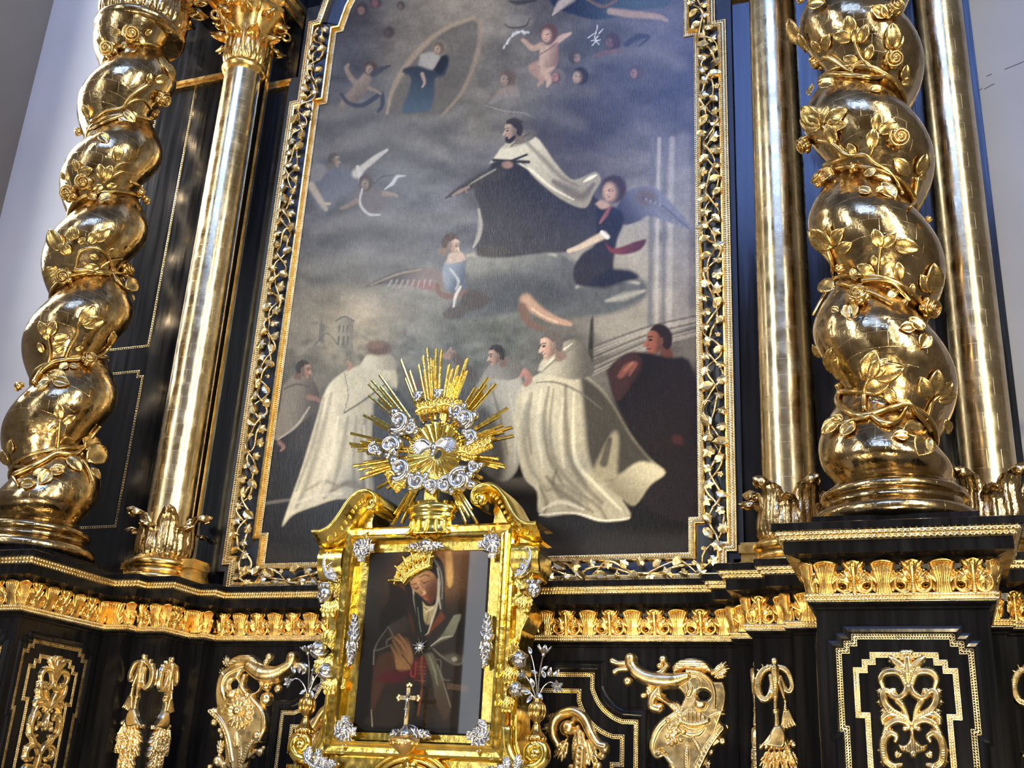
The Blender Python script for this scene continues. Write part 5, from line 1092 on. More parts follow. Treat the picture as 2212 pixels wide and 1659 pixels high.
# ribbon drops on the pilasters
def drop_mesh():
    r = PxRelief((1600, 1410), .2614, -.46, .0027, (170, 20, 620, 1500))
    r.bl(337,68,33,lift=.01)
    r.st([(325,112),(255,140),(210,200),(198,290),(218,360),(262,388),(300,350),(318,265),(300,190)], [26,32,34,34,32,30,28,26,16], .012, .8, groove=.2)
    for k in range(9): 
        a = .6+k*.55; r.st([(258+45*math.cos(a),245+120*math.sin(a)),(258+82*math.cos(a),245+150*math.sin(a))], [7,9], .022)
    r.st([(350,112),(430,138),(468,195),(486,275),(462,322),(420,290),(385,200)], [24,30,28,26,26,22,16], .012, .8, groove=.2)
    r.st([(340,130),(345,200),(348,300),(345,450)], [40,36,22,16], .02, groove=.2); r.bl(350,486,31,lift=.015); r.st([(355,510),(357,600)], [18,22], .015)
    r.st([(380,240),(405,320),(422,375)], [22,18,15], .015); r.bl(428,402,16,lift=.012); r.st([(430,425),(432,470)], [14,24], .01)
    for k in range(6): r.st([(420+k*6,460),(412+k*14,540),(400+k*23,610+12*math.sin(k))], [8,13,13], .012)
    r.po([(335,602),(400,600),(440,660),(448,740),(420,800),(350,800),(280,785),(215,785),(235,760),(285,720),(300,660)], .03, 34, .012)
    for k in range(6): r.st([(365+(k-2)*8,620),(345+(k-2)*26,710),(330+(k-2.3)*46,790)], [8,15,13], .028)
    r.bl(228,772,20,lift=.01); r.bl(500,760,28,lift=.01); r.bl(480,740,24)
    for x0, y0, x1, y1 in ((300,800,240,960),(340,800,330,960),(380,800,400,940),(430,780,470,940),(470,800,530,960),(290,900,260,1100),(350,900,350,1100),(420,900,440,1090),(490,920,520,1080),(320,1050,300,1260),(380,1050,390,1280),(440,1050,450,1240),(340,1230,350,1420),(400,1230,390,1440)):
        r.lf((x0,y0),(x1,y1),40,.026,.02,3)
    for x, y in ((300,1010),(330,1030),(360,1015),(395,1030),(430,1010),(380,1180),(350,1190),(410,1195),(380,1400),(365,1430)): r.bl(x, y, 26, lift=.02)
    V, Fq = r.R.geo(); c = np.array([r.pt(355, 68)[0], 0, r.pt(355, 68)[1]])
    return mesh('ribbon_drop', V-c, Fq, M_GOLDPALE)
ME_DROP = drop_mesh()
zt = onY(1688, 1428, -.46)[2]
def drop(label, loc, ang, flip=False):
    o = link('ribbon_drop', ME_DROP); o.location = loc; o.rotation_euler = (0, 0, ang)
    if flip: o.scale = (-1, 1, 1)
    tag(o, label, 'ornament', 'ribbon and bellflower drops'); return o
drop('gilded bow with tassel and leaf drop beside the right pedestal panel', (2.19, -.46, zt), 0)
drop('gilded ribbon drop seen edge on, on the pilaster side facing the right cornucopia scroll', (2.06, -.32, zt), -math.pi/2)
drop('gilded bow with tassel and leaf drop on the front of the left pilaster', (-2.19, -.46, zt), 0, True)
drop('dark gold ribbon drop on the pilaster side facing the left cornucopia scroll', (-2.06, -.31, zt), math.pi/2)
drop('gilded ribbon drop cut off by the right edge beyond the right pedestal', (3.52, -.52, zt), 0)

# ------------------------------------------------------------------ panels of the pedestals
def crop2(x, y): q = onY(1840+x*.314, 1360+y*.314, -1.358); return q[0], q[2]
def panel_half(L):
    return [(x, z) for x, z in L]
# (half width, height) of the stepped outlines, outer and inner bead
def stepped(w, z):   # w: list of half widths from the top, z: heights of the steps
    R = []
    for i in range(len(w)):
        R.append((w[i], z[i])); 
        if i+1 < len(w): R.append((w[i], z[i+1]))
    return R
PO = stepped([.222, .259, .297, .2775], [2.459, 2.426, 2.391, 2.030]); PO[-1] = (PO[-1][0], 2.030); PO.append((PO[-1][0], 1.45))
PI = stepped([.142, .180, .222, .180], [2.372, 2.338, 2.300, 2.093]); PI.append((PI[-1][0], 1.50))
def sym_path(L, z0):
    R = [(a, z) for a, z in L]; R[-1] = (R[-1][0], z0)
    return [(-a, z) for a, z in R[::-1]]+R
def pedestal_panel(t, to3):
    """to3 maps (a, z, h) with a across and h out of the face"""
    for L, nm, z0, off in ((PO, 'panel_bead', 1.3, 0), (PI, 'panel_bead', 1.34, .004)):
        pth = sym_path(L, z0)[::-1]
        m3 = lambda q: to3(q[0], q[1], q[2]+off)
        v, f = sweep(pth, bead_prof(-.013, .026, 0, .012, 2), bead=.0125, to3=m3); part(nm, v, f, M_GOLDPALE, t)
    pth = sym_path(PO, 1.3)[::-1]
    v, f = sweep(pth, [(.012, .0), (.02, .012), (.034, .016), (.046, .012), (.058, .002)], to3=lambda q: to3(*q)); part('panel_moulding', v, f, M_BLACK, t, False)
cx = 2.896
pedestal_panel(ped_r, lambda a, z, h: (cx+a, -1.358-h, z))
pedestal_panel(ped_l, lambda a, z, h: (-2.502+h, -.965+a, z))
pedestal_panel(ped_l, lambda a, z, h: (-cx+a, -1.358-h, z))
pedestal_panel(ped_r, lambda a, z, h: (2.502-h, -.965-a, z))
def lattice_mesh():
    r = PxRelief((1840, 1360), .314, -1.358, .0026, (120, 110, 760, 1500))
    ax = lambda y: 378+(y-170)*.068
    def both(pts, rad, lift=0.0, groove=0.0, hs=1.0):
        rad = [q*1.28 for q in rad]
        for s in (-1, 1): r.st([(ax(v)+s*u, v) for u, v in pts], rad, lift, hs, groove)
    def blob(u, v, q, lift=0.0):
        for s in (-1, 1): r.bl(ax(v)+s*u, v, q, lift=lift)
    def leaf(b, t_, wid, h=.014, lift=.008, n=3):
        wid *= 1.35
        for s in (-1, 1): r.lf((ax(b[1])+s*b[0], b[1]), (ax(t_[1])+s*t_[0], t_[1]), wid, h, lift, n)
    blob(22,165,28,.015); r.bl(ax(160),160,22,lift=.02); r.st([(ax(190)-40,195),(ax(200),210),(ax(190)+40,195)], [12,14,12], .012)
    both([(6,200),(10,300),(6,400)], [16,22,10], .012); both([(10,330),(40,260),(90,215),(120,190)], [18,24,20,10], .012, .35); leaf((70,235),(112,172),20); leaf((60,250),(85,275),14); leaf((90,215),(130,205),14)
    for k in range(2):
        y0 = 0 if k == 0 else 900-140
        both([(14,395+y0*0),(50,310),(100,290),(160,300),(190,345),(178,400)], [16,22,22,22,20,14], .012, .3)
        break
    leaf((150,300),(165,265),18); leaf((180,330),(205,345),18); leaf((180,380),(185,420),16); leaf((120,290),(140,262),14)
    both([(14,400),(30,440),(75,470),(120,455),(122,420),(98,412)], [18,20,20,18,14,8], .012, .3); blob(100,428,17,.015)
    both([(100,470),(150,425),(180,440),(178,500),(140,555),(60,600),(10,650)], [12,20,22,24,24,20,14], .012, .3); leaf((170,430),(225,440),22); leaf((175,480),(220,520),20); leaf((150,540),(205,580),18)
    both([(20,640),(35,570),(60,520),(85,490),(60,475)], [10,14,18,16,8], .012, .3); leaf((60,520),(75,470),16); leaf((75,500),(50,480),10)
    both([(30,640),(90,590),(150,580),(190,610),(195,650)], [12,20,22,20,10], .012, .3); leaf((150,580),(200,600),18)
    both([(45,690),(20,670),(40,640),(100,625),(160,655),(195,720)], [8,14,18,20,20,12], .012, .3); blob(46,684,20,.015); r.bl(ax(690),690,18,lift=.01)
    r.po([(ax(v)+u, v) for u, v in ((-14,705),(14,705),(24,760),(60,795),(100,790),(84,830),(40,850),(0,860),(-40,850),(-84,830),(-100,790),(-60,795),(-24,760))], .022, 20, .008, lambda X, Z: .003*np.cos(X*300)); r.bl(ax(855),858,24,lift=.02)
    both([(120,770),(110,735),(150,715),(190,750),(205,820),(195,900),(150,940),(90,930)], [10,16,22,24,24,24,22,12], .012, .3); leaf((150,715),(120,695),16); leaf((190,745),(215,735),20); leaf((205,830),(235,850),20); leaf((190,900),(225,930),20); leaf((120,880),(95,840),20)
    both([(150,940),(110,1000),(40,1040),(10,1100)], [22,24,22,16], .012, .3); both([(20,1100),(60,1040),(120,1030),(180,1060),(190,1130),(140,1170),(90,1150)], [14,20,22,24,22,18,10], .012, .3); leaf((180,1060),(225,1060),20); leaf((185,1120),(220,1160),18); both([(0,1100),(6,1200),(20,1300)], [16,22,14], .012, .3); both([(30,1290),(90,1240),(150,1240),(180,1300),(140,1350)], [14,20,22,20,12], .012, .3)
    V, Fq = r.R.geo(); c = np.array([cx, 0, 2.40]); return mesh('acanthus_lattice', V-c, Fq, M_GOLDPALE)
ME_LAT = lattice_mesh()
o = link('acanthus_lattice', ME_LAT); o.location = (cx, -1.360, 2.40); tag(o, 'gilded pierced acanthus lattice in the stepped panel on the right pedestal front', 'ornament', 'acanthus lattices of the pedestals')
o = link('acanthus_lattice', ME_LAT); o.location = (-2.500, -.965, 2.40); o.rotation_euler = (0, 0, math.pi/2); tag(o, 'brownish gold acanthus lattice in the panel on the inner side of the left pedestal', 'ornament', 'acanthus lattices of the pedestals')

# centre panel behind the shrine
def cpt(x, y): q = onY(x, y, -.044); return (q[0], q[2])
def arc2(a, b, bulge, n=8):
    a, b = np.array(a), np.array(b); m_ = (a+b)/2; d = b-a; nn = np.array([d[1], -d[0]]); out = []
    for i in range(1, n):
        t = i/n; out.append(tuple(a*(1-t)+b*t-nn*bulge*4*t*(1-t)))
    return out
for pts in ([(1172,1457),(1280,1457),(1280,1487),(1344,1559),(1374,1559),(1374,1680)], [(1168,1492),(1251,1492),(1251,1514),(1323,1591),(1344,1591),(1344,1652),(1322,1653),(1322,1690)]):
    P = [cpt(*q) for q in pts]; z0 = (P[0][1]+P[1][1])/2
    R = [(P[1][0], z0), (P[1][0], P[2][1])]+arc2((P[1][0], P[2][1]), (P[3][0], P[3][1]), -.13)+[(P[3][0], P[3][1]), (P[4][0], P[3][1])]
    if len(P) == 6: R += [(P[4][0], 1.4)]
    else: R += [(P[4][0], P[5][1]), (P[6][0], P[5][1]), (P[6][0], 1.4)]
    pth = [(-a, z) for a, z in R[::-1]]+R
    v, f = sweep(pth[::-1], bead_prof(-.013, .026, 0, .012, 2), bead=.0135, to3=lambda q: (q[0], -.044-q[2], q[1])); part('panel_bead', v, f, M_GOLDPALE, retable)
    if len(P) == 6:
        v, f = sweep(pth[::-1], [(.015, 0), (.028, .018), (.05, .026), (.075, .018), (.088, 0)], to3=lambda q: (q[0], -.044-q[2], q[1])); part('panel_moulding', v, f, M_BLACK, retable)
# ================================================================== the gilt shrine on the altar table
tb = MB(); tb.box(-1.7, 1.7, -1.05, -.05, 0, 1.55); tb.box(-1.78, 1.78, -1.12, -.05, 1.55, 1.6)
tag(tb.obj('altar_table', M_STONE), 'stone altar table below the gilt shrine, under the lower edge of the view', 'table')
shrine = thing('icon_shrine', 'polished gilt shrine with swan-neck pediment framing the small painting of a veiled woman', 'shrine', (0, -.5, 1.6))
SO = np.array([0, -.5, 1.6])
def sp(name, V, Fc, mat, smooth=False, parent=None, **k):
    return part(name, np.asarray(V, float)-SO, Fc, mat, shrine if parent is None else parent, smooth, **k)
def smb(b, name, mat, smooth=False, parent=None):
    return sp(name, b.V, b.F, mat, smooth, parent)
halfR = [(0, 3.245), (.19, 3.238), (.283, 3.232), (.344, 3.232), (.402, 3.263), (.437, 3.305), (.442, 3.348), (.432, 3.385), (.45, 3.45), (.50, 3.44), (.58, 3.33), (.66, 3.22), (.715, 3.16), (.755, 3.10), (.765, 3.03), (.735, 2.955), (.665, 2.93), (.628, 2.95), (.64, 2.86), (.70, 2.76), (.705, 2.70), (.665, 2.62), (.65, 2.5), (.655, 2.17), (.668, 1.97), (.72, 1.83), (.80, 1.78), (.80, 1.6), (0, 1.6)]
b = MB()
for s in (1, -1):
    P = [(s*x, z) for x, z in halfR]; 
    if s < 0: P = P[::-1]
    b.prism(P, -.545, -.30)
smb(b, 'back_plate', M_BRASS)
# inset line on the plate, then the picture moulding
def rect(w, z0, z1, cxx=0.0): return [(cxx-w, z0), (cxx-w, z1), (cxx+w, z1), (cxx+w, z0)][::-1]
tos = lambda q: (q[0], -.545-q[2], q[1])
FR = [(.515, 1.945), (.515, 3.198), (-.515, 3.198), (-.515, 1.945)]
v, f = sweep(FR[::-1], [(0, 0), (0, .05), (-.012, .075), (-.024, .07), (-.03, .055), (-.045, .048), (-.06, .055), (-.075, .062), (-.09, .05), (-.098, .03), (-.104, .0)], closed=True, to3=tos)
sp('picture_moulding', v, f, M_BRASS)
OUTL = [(.60, 2.95), (.60, 3.13), (.50, 3.28), (-.50, 3.28), (-.60, 3.13), (-.60, 2.95), (-.585, 2.6), (-.59, 1.9), (.59, 1.9), (.585, 2.6)]
for L in ([(.545, 3.05), (.60, 3.12), (.50, 3.29), (.43, 3.24)], [(-.43, 3.24), (-.50, 3.29), (-.60, 3.12), (-.545, 3.05)]):
    v, f = sweep(L, [(-.008, 0), (-.004, .007), (.004, .007), (.008, 0)], to3=tos); sp('engraved_fillet', v, f, M_BRASS)
for s in (1, -1):
    for x, z0, z1 in ((.565, 1.75, 2.95), (.60, 1.75, 2.6), (.632, 1.75, 2.5)):
        b = MB(); b.tube([(s*x, -.552, z0), (s*x, -.552, z1)], .011, 8); smb(b, 'side_moulding', M_BRASS, True)
    # swan-neck cornice
    C = np.array([(.790, 3.262), (.735, 3.262), (.675, 3.29), (.62, 3.36), (.568, 3.445), (.51, 3.505), (.446, 3.528), (.386, 3.518), (.342, 3.482), (.332, 3.43), (.355, 3.388), (.392, 3.38)])
    C = catmull(C, 5); 
    if s < 0: C = np.stack([-C[:, 0], C[:, 1]], 1)[::-1]
    n = len(C); tap = np.ones(n)
    prof = [(0, .38), (0, .715), (-.012, .728), (-.026, .722), (-.030, .700), (-.046, .690), (-.050, .66), (-.078, .640, ), (-.082, .61), (-.094, .60), (-.098, .56), (-.098, .40)]
    v, f = sweep(C if s > 0 else C, prof, to3=lambda q: (q[0], -q[2], q[1])); sp('swan_neck_cornice', v, f, M_BRASS, True)
    # dentils in the hollow of the cornice
    dn = np.linalg.norm(np.diff(C, axis=0), axis=1); S = np.concatenate([[0], np.cumsum(dn)])
    rng = np.arange(.06, S[-1]*.62, .042) if s > 0 else np.arange(S[-1]*.38, S[-1]-.06, .042)
    for q in rng:
        x, z = np.interp(q, S, C[:, 0]), np.interp(q, S, C[:, 1]); tx, tz = np.interp(q+.01, S, C[:, 0])-np.interp(q-.01, S, C[:, 0]), np.interp(q+.01, S, C[:, 1])-np.interp(q-.01, S, C[:, 1])
        t_ = nrm((tx, 0, tz)); nn = np.array([t_[2], 0, -t_[0]]); c = np.array([x, -.655, z])-nn*.064
        b = MB(); b.ball((0, 0, 0), 1, 8, 5, (.013, .014, .017)); inst('dentil', mesh('dentil', b.V, b.F, M_BRASS), basis(c, t_, (0, 1, 0), -nn), shrine)
    b = MB(); b.ball((s*.384, -.66, 3.432), .048, 16, 10); smb(b, 'scroll_eye', M_BRASS, True)
    # consoles under the pediment ends
    v, f = sweep([(s*.60, 0), (s*.78, 0)] if s > 0 else [(s*.78, 0), (s*.60, 0)], [(0, 3.16), (.07, 3.15), (.085, 3.10), (.08, 3.03), (.05, 2.97), (.01, 2.94), (-.02, 2.945)], to3=lambda q: (q[0], -.545+q[1], q[2])); sp('console', v, f, M_BRASS, True)
    # wing-like lower volute foot
    K = catmull(np.array([(.60, 2.05), (.612, 1.93), (.66, 1.845), (.73, 1.815), (.80, 1.83), (.845, 1.88), (.835, 1.94), (.785, 1.957), (.745, 1.925), (.752, 1.88), (.79, 1.87)]), 5)
    K = np.stack([s*K[:, 0], K[:, 1]], 1)
    b = MB(); 
    V = []; 
    for (x, z), w_ in zip(K, np.linspace(.035, .022, len(K))):
        pass
    b.tube(np.stack([K[:, 0], np.full(len(K), -.55), K[:, 1]], 1), np.linspace(.05, .024, len(K)), 10); smb(b, 'foot_scroll', M_BRASS, True)
    b = MB(); b.ball((s*.79, -.55, 1.90), .045, 14, 9); b.lathe([(.001, 0), (.05, 0), (.05, .18), (.001, .18)], 20, (s*.79, -.60, 1.60)); smb(b, 'foot_boss', M_BRASS, True)
# crest pedestal between the swan necks
prof = [(.19, 3.232), (.165, 3.25), (.148, 3.28), (.142, 3.315), (.148, 3.335), (.165, 3.345), (.165, 3.36), (.158, 3.37), (.170, 3.385), (.182, 3.40), (.182, 3.425), (.165, 3.43), (.165, 3.452), (.0, 3.455)]
V = []; n = 20
for r_, z in prof:
    for j in range(n+1):
        a = math.pi*j/n; V.append((-r_*math.cos(a), -.545-.55*r_*math.sin(a), z))
Fc = [(i*(n+1)+j, i*(n+1)+j+1, (i+1)*(n+1)+j+1, (i+1)*(n+1)+j) for i in range(len(prof)-1) for j in range(n)]
crest = sp('crest_pedestal', V, Fc, M_BRASS, True)
for k in range(7):
    a = math.pi*(k+.5)/7; b = MB(); P = [(-r_*1.01*math.cos(a), -.545-.56*r_*math.sin(a), z) for r_, z in prof[:5]]; b.tube(np.array(P), [.009, .014, .016, .013, .006], 6); smb(b, 'flute', M_BRASS, True, crest).matrix_parent_inverse = Matrix.Identity(4)
b = MB(); b.box(-.045, .045, -.60, -.55, 3.44, 3.62); smb(b, 'glory_post', M_BRASS)
# oval crest under the picture and little arch at the foot
b = MB()
for rr, d in ((.27, .02), (.23, .035), (.185, .02)):
    P = [(rr*1.05*math.cos(math.pi*i/20), -.56-d*.5, 1.66+rr*.80*math.sin(math.pi*i/20)) for i in range(21)]; b.tube(np.array(P), .018, 8)
b.ball((0, -.56, 1.80), .06, 12, 8); smb(b, 'foot_arch', M_BRASS, True)

# silver mounts -----------------------------------------------------------------
def silver_mesh(kind):
    g = random.Random(kind*7+1)
    if kind == 0:                                      # corner cluster of shells and curls
        r = Relief(-.10, .10, -.10, .10, .0026)
        for k in range(9):
            a = 2*math.pi*k/9; r.st = r.stroke([(.02*math.cos(a), .02*math.sin(a)), (.05*math.cos(a+.25), .05*math.sin(a+.25)), (.066*math.cos(a+.7), .066*math.sin(a+.7))], [.010, .014, .008], .012, 1.1, groove=.3)
        r.blob((0, 0), .026, .022, .02, lift=.012)
        for k in range(12): r.blob((g.gauss(0, .04), g.gauss(0, .04)), .012, .010, .012, lift=.01)
        for k in range(3): r.stroke([(-.022, -.070-.012*k), (0, -.074-.012*k), (.022, -.070-.012*k)], .0055, .004)
        for k in range(3): r.stroke([(.070+.012*k, -.022), (.074+.012*k, 0), (.070+.012*k, .022)], .0055, .004)
    elif kind == 1:                                    # long foliage mount
        r = Relief(-.06, .06, -.18, .18, .0028)
        for k in range(15):
            z = -.14+.02*k; w_ = .040*(1-abs(z)/.19); s = 1 if k % 2 else -1
            r.stroke([(0, z), (s*w_*.7, z+.012), (s*w_*1.1, z+.034*(-1 if z < 0 else 1))], [.008, .012, .006], .008, 1.2, groove=.3)
        r.stroke([(0, -.165), (0, 0), (0, .165)], [.004, .016, .004], .008); r.blob((0, 0), .030, .045, .022, lift=.008)
    elif kind == 2:                                    # horizontal mount
        r = Relief(-.15, .15, -.055, .06, .0028)
        for k in range(15):
            x = -.12+.0172*k; w_ = .034*(1-abs(x)/.16); s = 1 if k % 2 else -1
            r.stroke([(x*.8, 0), (x, s*w_*.8), (x*1.15, s*w_*1.3)], [.008, .012, .005], .008, 1.2, groove=.3)
        r.blob((0, .012), .040, .036, .026, lift=.008); r.blob((.03, .0), .018, .018, .016, lift=.01); r.blob((-.03, .0), .018, .018, .016, lift=.01)
    else:                                              # acanthus spray
        r = Relief(-.07, .09, -.13, .13, .0026)
        r.stroke([(-.045, -.11), (.01, -.09), (.05, -.02), (.058, .06), (.04, .11)], [.014, .018, .018, .014, .005], .01, 1.1, groove=.3)
        for b0, t0, w_ in (((.03, -.06), (-.03, -.02), .022), ((.045, -.01), (-.04, .04), .024), ((.05, .04), (.0, .11), .020), ((.0, -.09), (-.055, -.07), .018), ((.05, .03), (.085, .08), .014)): r.leaf(b0, t0, w_, .014, .008, 4)
        r.blob((-.05, -.112), .018, .018, .016, lift=.008)
    return mesh('silver_mount', *r.geo(.004), M_SILVER)
ME_SM = [silver_mesh(k) for k in range(4)]
def mount(kind, x, z, y=-.612, ang=0.0, fx=1, fz=1, sc=1.0):
    ca, sa = math.cos(ang), math.sin(ang)
    ex = np.array([ca, 0, sa])*fx*sc; ez = np.array([-sa, 0, ca])*fz*sc
    inst('silver_mount', ME_SM[kind], basis((x, y, z), ex, (0, sc, 0), ez), shrine)
for sx in (-1, 1):
    mount(0, sx*.462, 3.150, fx=-sx, fz=1, sc=.92); mount(0, sx*.462, 1.990, fx=-sx, fz=-1, sc=.92)
    mount(1, sx*.462, 2.55, sc=.95); mount(3, sx*.68, 3.035, y=-.615, fx=sx, sc=.82); mount(3, sx*.62, 1.82, y=-.60, fx=sx, ang=sx*-.9, sc=1.0)
mount(2, 0, 3.150, sc=.95); mount(2, .0, 1.985, y=-.625, sc=1.0); mount(2, .31, 3.242, y=-.55, sc=.35); mount(2, -.31, 3.242, y=-.55, sc=.35)

ME_GL = leaf_mesh('gilt_leaf', M_BRASS, w=.40, arch=.20, cup=.3, vein=.06, saw=.18)
# cherub heads, silver with gold wings ------------------------------------------
def cherub(px, py, r_, Y, kind, side):
    p = onY(px, py, Y); L = r_/F*np.dot(p-CAM, MC[2])
    b = MB(); g = random.Random(int(px))
    b.ball((0, 0, 0), 1, 14, 10, (.86, .92, 1.0))
    if kind == 0:
        b.ball((0, -.78, -.1), .18, 8, 5, (.7, 1.2, 1.1)); b.ball((-.42, -.66, -.32), .3, 8, 5); b.ball((.42, -.66, -.32), .3, 8, 5); b.ball((0, -.72, -.62), .26, 8, 5, (1.2, .8, .7))
        b.ball((0, -.55, -.85), .28, 8, 5); b.ball((-.3, -.78, .12), .13, 6, 4); b.ball((.3, -.78, .12), .13, 6, 4)
        for k in range(16):
            a = g.uniform(0, 2*math.pi); q = g.uniform(.25, 1.0); b.ball((.85*math.cos(a)*q**.3, -.3+.7*math.sin(a)*.6, .45+.55*(1-q*.5)), .27, 6, 4)
        me = mesh('cherub_head', b.V, b.F, M_SILVER); nm = 'cherub_head'
    else:
        for k in range(5):
            a = k*1.256; t = np.linspace(0, 1, 9); P = np.stack([.95*np.sin(math.pi*t*.8+.2)*np.cos(a+t), -.95*np.cos(math.pi*t*.8+.2)*1.0, .95*np.sin(math.pi*t*.8+.2)*np.sin(a+t)], 1); b.tube(P*1.05, .12, 6)
        me = mesh('silver_flower_ball', b.V, b.F, M_SILVER); nm = 'silver_flower_ball'
    o = inst(nm, me, basis(p, (L*math.cos(.5*side), L*math.sin(.5*side), 0), (-L*math.sin(.5*side), L*math.cos(.5*side), 0), (0, 0, L)), shrine)
    return p, L
for px, py, r_, kind, side in ((704, 1283, 19, 0, -1), (1152, 1272, 19, 0, 1), (690, 1403, 19, 1, -1), (706, 1450, 18, 1, -1), (1121, 1424, 20, 1, 1), (1114, 1489, 18, 1, 1)):
    p, L = cherub(px, py, r_, -.60, kind, side)
    for k in range(7):
        a = -2.2+k*.62; d = np.array([math.cos(a)*-.3*side, .25, math.sin(a)]); d = nrm(d)
        nn = nrm(np.array([-side*.2, -1, .15])); ex = nrm(d-nn*(d@nn)); ey = np.cross(nn, ex)
        inst('gilt_leaf', ME_GL, basis(p+ex*L*.6+np.array([-side*.035, .012, -.012]), ex*L*2.0, ey*L*1.9, nn*L*1.3), shrine)

# ================================================================== the small painting in the shrine
def paint_icon(p):
    A = lambda L: [(770+x*.2364, 1180+y*.2364) for x, y in L]
    B = lambda L: [(770+x*.2364, 1380+y*.2364) for x, y in L]
    p.bg([(x*.2364+770, y*.2364+1180, c) for x, y, c in ((150,150,(40,38,38)),(220,350,(66,66,66)),(200,600,(58,58,58)),(300,550,(30,26,26)),(430,300,(110,74,40)),(420,430,(120,84,46)),(360,500,(46,36,32)),(880,150,(150,104,52)),(860,320,(190,138,66)),(900,450,(70,52,42)),(960,250,(56,46,44)),(950,520,(40,34,34)),(1100,300,(52,50,52)),(1100,700,(48,46,48)),(880,650,(44,38,36)),(150,800,(34,31,31)),(500,800,(38,33,31)),(900,900,(34,30,30)),(200,1200,(28,25,26)),(500,1300,(34,26,27)),(800,1300,(36,32,31)),(1000,1300,(28,25,26)),(1050,1100,(40,38,40)),(300,1600,(24,21,22)),(700,1650,(25,22,23)),(1050,1650,(30,28,30)))], 26)
    p.poly(A([(810,60),(870,60),(880,330),(830,350)]), (196,150,78), 4, (232,190,110), (960,1190,975,1240)); p.poly(A([(300,330),(290,500),(220,610),(215,760),(330,760),(470,600),(460,420)]), (30,25,25), 4, alpha=.8)
    # mantle, veil
    p.poly(A([(430,330),(470,260),(600,120),(700,78),(780,140),(808,280),(806,430),(830,600),(960,625),(930,760),(985,960),(960,1120),(1010,1260),(1060,1400),(1040,1640),(130,1640),(130,1500),(150,1150),(165,980),(180,900),(290,730),(440,635),(480,530)]), (40,35,33), 2.5, (50,42,38), (830,1250,960,1400))
    p.poly(A([(690,88),(770,160),(800,300),(790,560),(760,580),(750,300),(720,180)]), (74,70,68), 2); p.stroke(A([(705,110),(765,220),(785,340),(780,480)]), [2, 4, 3], (150,148,146), .8); p.stroke(A([(740,200),(760,330),(752,440),(768,570)]), [3, 5, 3], (190,190,184), .8)
    # face
    p.poly(A([(485,300),(540,235),(640,215),(720,270),(742,370),(735,450),(700,505),(670,530),(625,490),(560,430),(510,390)]), (206,160,118), 2.5, (112,66,42), (893,1250,945,1290)); p.blob(770+560*.2364,1180+280*.2364,18,9,(222,182,142),-.5,.7,.7)
    p.stroke(A([(565,330),(600,390),(625,425),(605,440)]), [3, 5, 6, 3], (236,196,158), .8); p.stroke(A([(580,345),(610,400)]), 4, (150,98,66), .6)
    p.stroke(A([(515,375),(545,390),(570,372)]), [2, 4, 2], (70,40,30)); p.stroke(A([(585,310),(615,335),(655,318)]), [2, 4, 2], (64,36,26)); p.blob(770+618*.2364,1180+308*.2364,9,6,(196,146,106),-.4,.7); p.blob(770+542*.2364,1180+366*.2364,7,5,(186,140,104),-.4,.7)
    p.stroke(A([(505,350),(545,340)]), 2.5, (110,70,50), .8); p.stroke(A([(575,285),(625,262),(665,272)]), 2.5, (96,58,40), .8); p.stroke(A([(612,462),(640,462),(668,480)]), [2, 5, 3], (168,84,66)); p.stroke(A([(622,478),(650,488)]), 3, (196,120,92), .8); p.blob(770+700*.2364,1180+400*.2364,14,22,(96,54,36),.2,.6,.7); p.stroke(A([(500,300),(560,235),(650,215)]), 5, (60,42,34), .7)
    # white wimple
    p.poly(A([(600,500),(640,545),(700,545),(735,520),(715,620),(690,700),(640,715),(612,650)]), (206,196,160), 2, (150,140,112), (915,1300,940,1345)); p.stroke(A([(620,560),(660,600),(640,700)]), 3, (120,110,90), .7); p.stroke(A([(700,560),(640,600)]), 3, (232,224,196), .7)
    p.stroke(A([(518,400),(530,500),(552,620),(585,770)]), [3, 5, 4, 2], (186,186,176), .9); p.stroke(A([(748,300),(748,440),(728,560),(690,680),(660,780),(630,810)]), [4, 6, 5, 4, 2], (190,190,180), .9); p.poly(A([(520,440),(600,500),(610,700),(640,800),(560,780),(540,620)]), (34,38,38), 2.5); p.stroke(A([(560,560),(575,700),(590,780)]), 2.5, (120,130,128), .7)
    p.poly(A([(770,590),(808,640),(790,680),(700,760),(650,830),(690,720),(740,640)]), (118,62,32), 3); p.poly(A([(480,600),(520,700),(520,790),(480,700)]), (92,52,34), 4, alpha=.8)
    # cloak folds
    p.poly(A([(890,630),(956,625),(925,720),(880,820),(760,880),(655,945),(740,850),(800,780)]), (132,138,126), 2, (84,86,78), (980,1330,930,1400)); p.stroke(A([(880,820),(780,840),(680,910)]), [2, 4, 2], (176,180,168), .8)
    p.poly(A([(440,635),(380,680),(290,730),(330,830),(460,800),(500,780),(490,700)]), (66,58,54), 4, (48,42,40), (860,1340,890,1360)); p.stroke(A([(290,735),(330,820),(280,860),(275,900)]), [2, 4, 3], (112,112,104), .6); p.stroke(A([(290,735),(210,850),(170,930),(190,950),(320,900)]), [2, 4, 3], (108,110,102), .6); p.stroke(A([(160,950),(155,1080)]), 3, (130,130,126), .7)
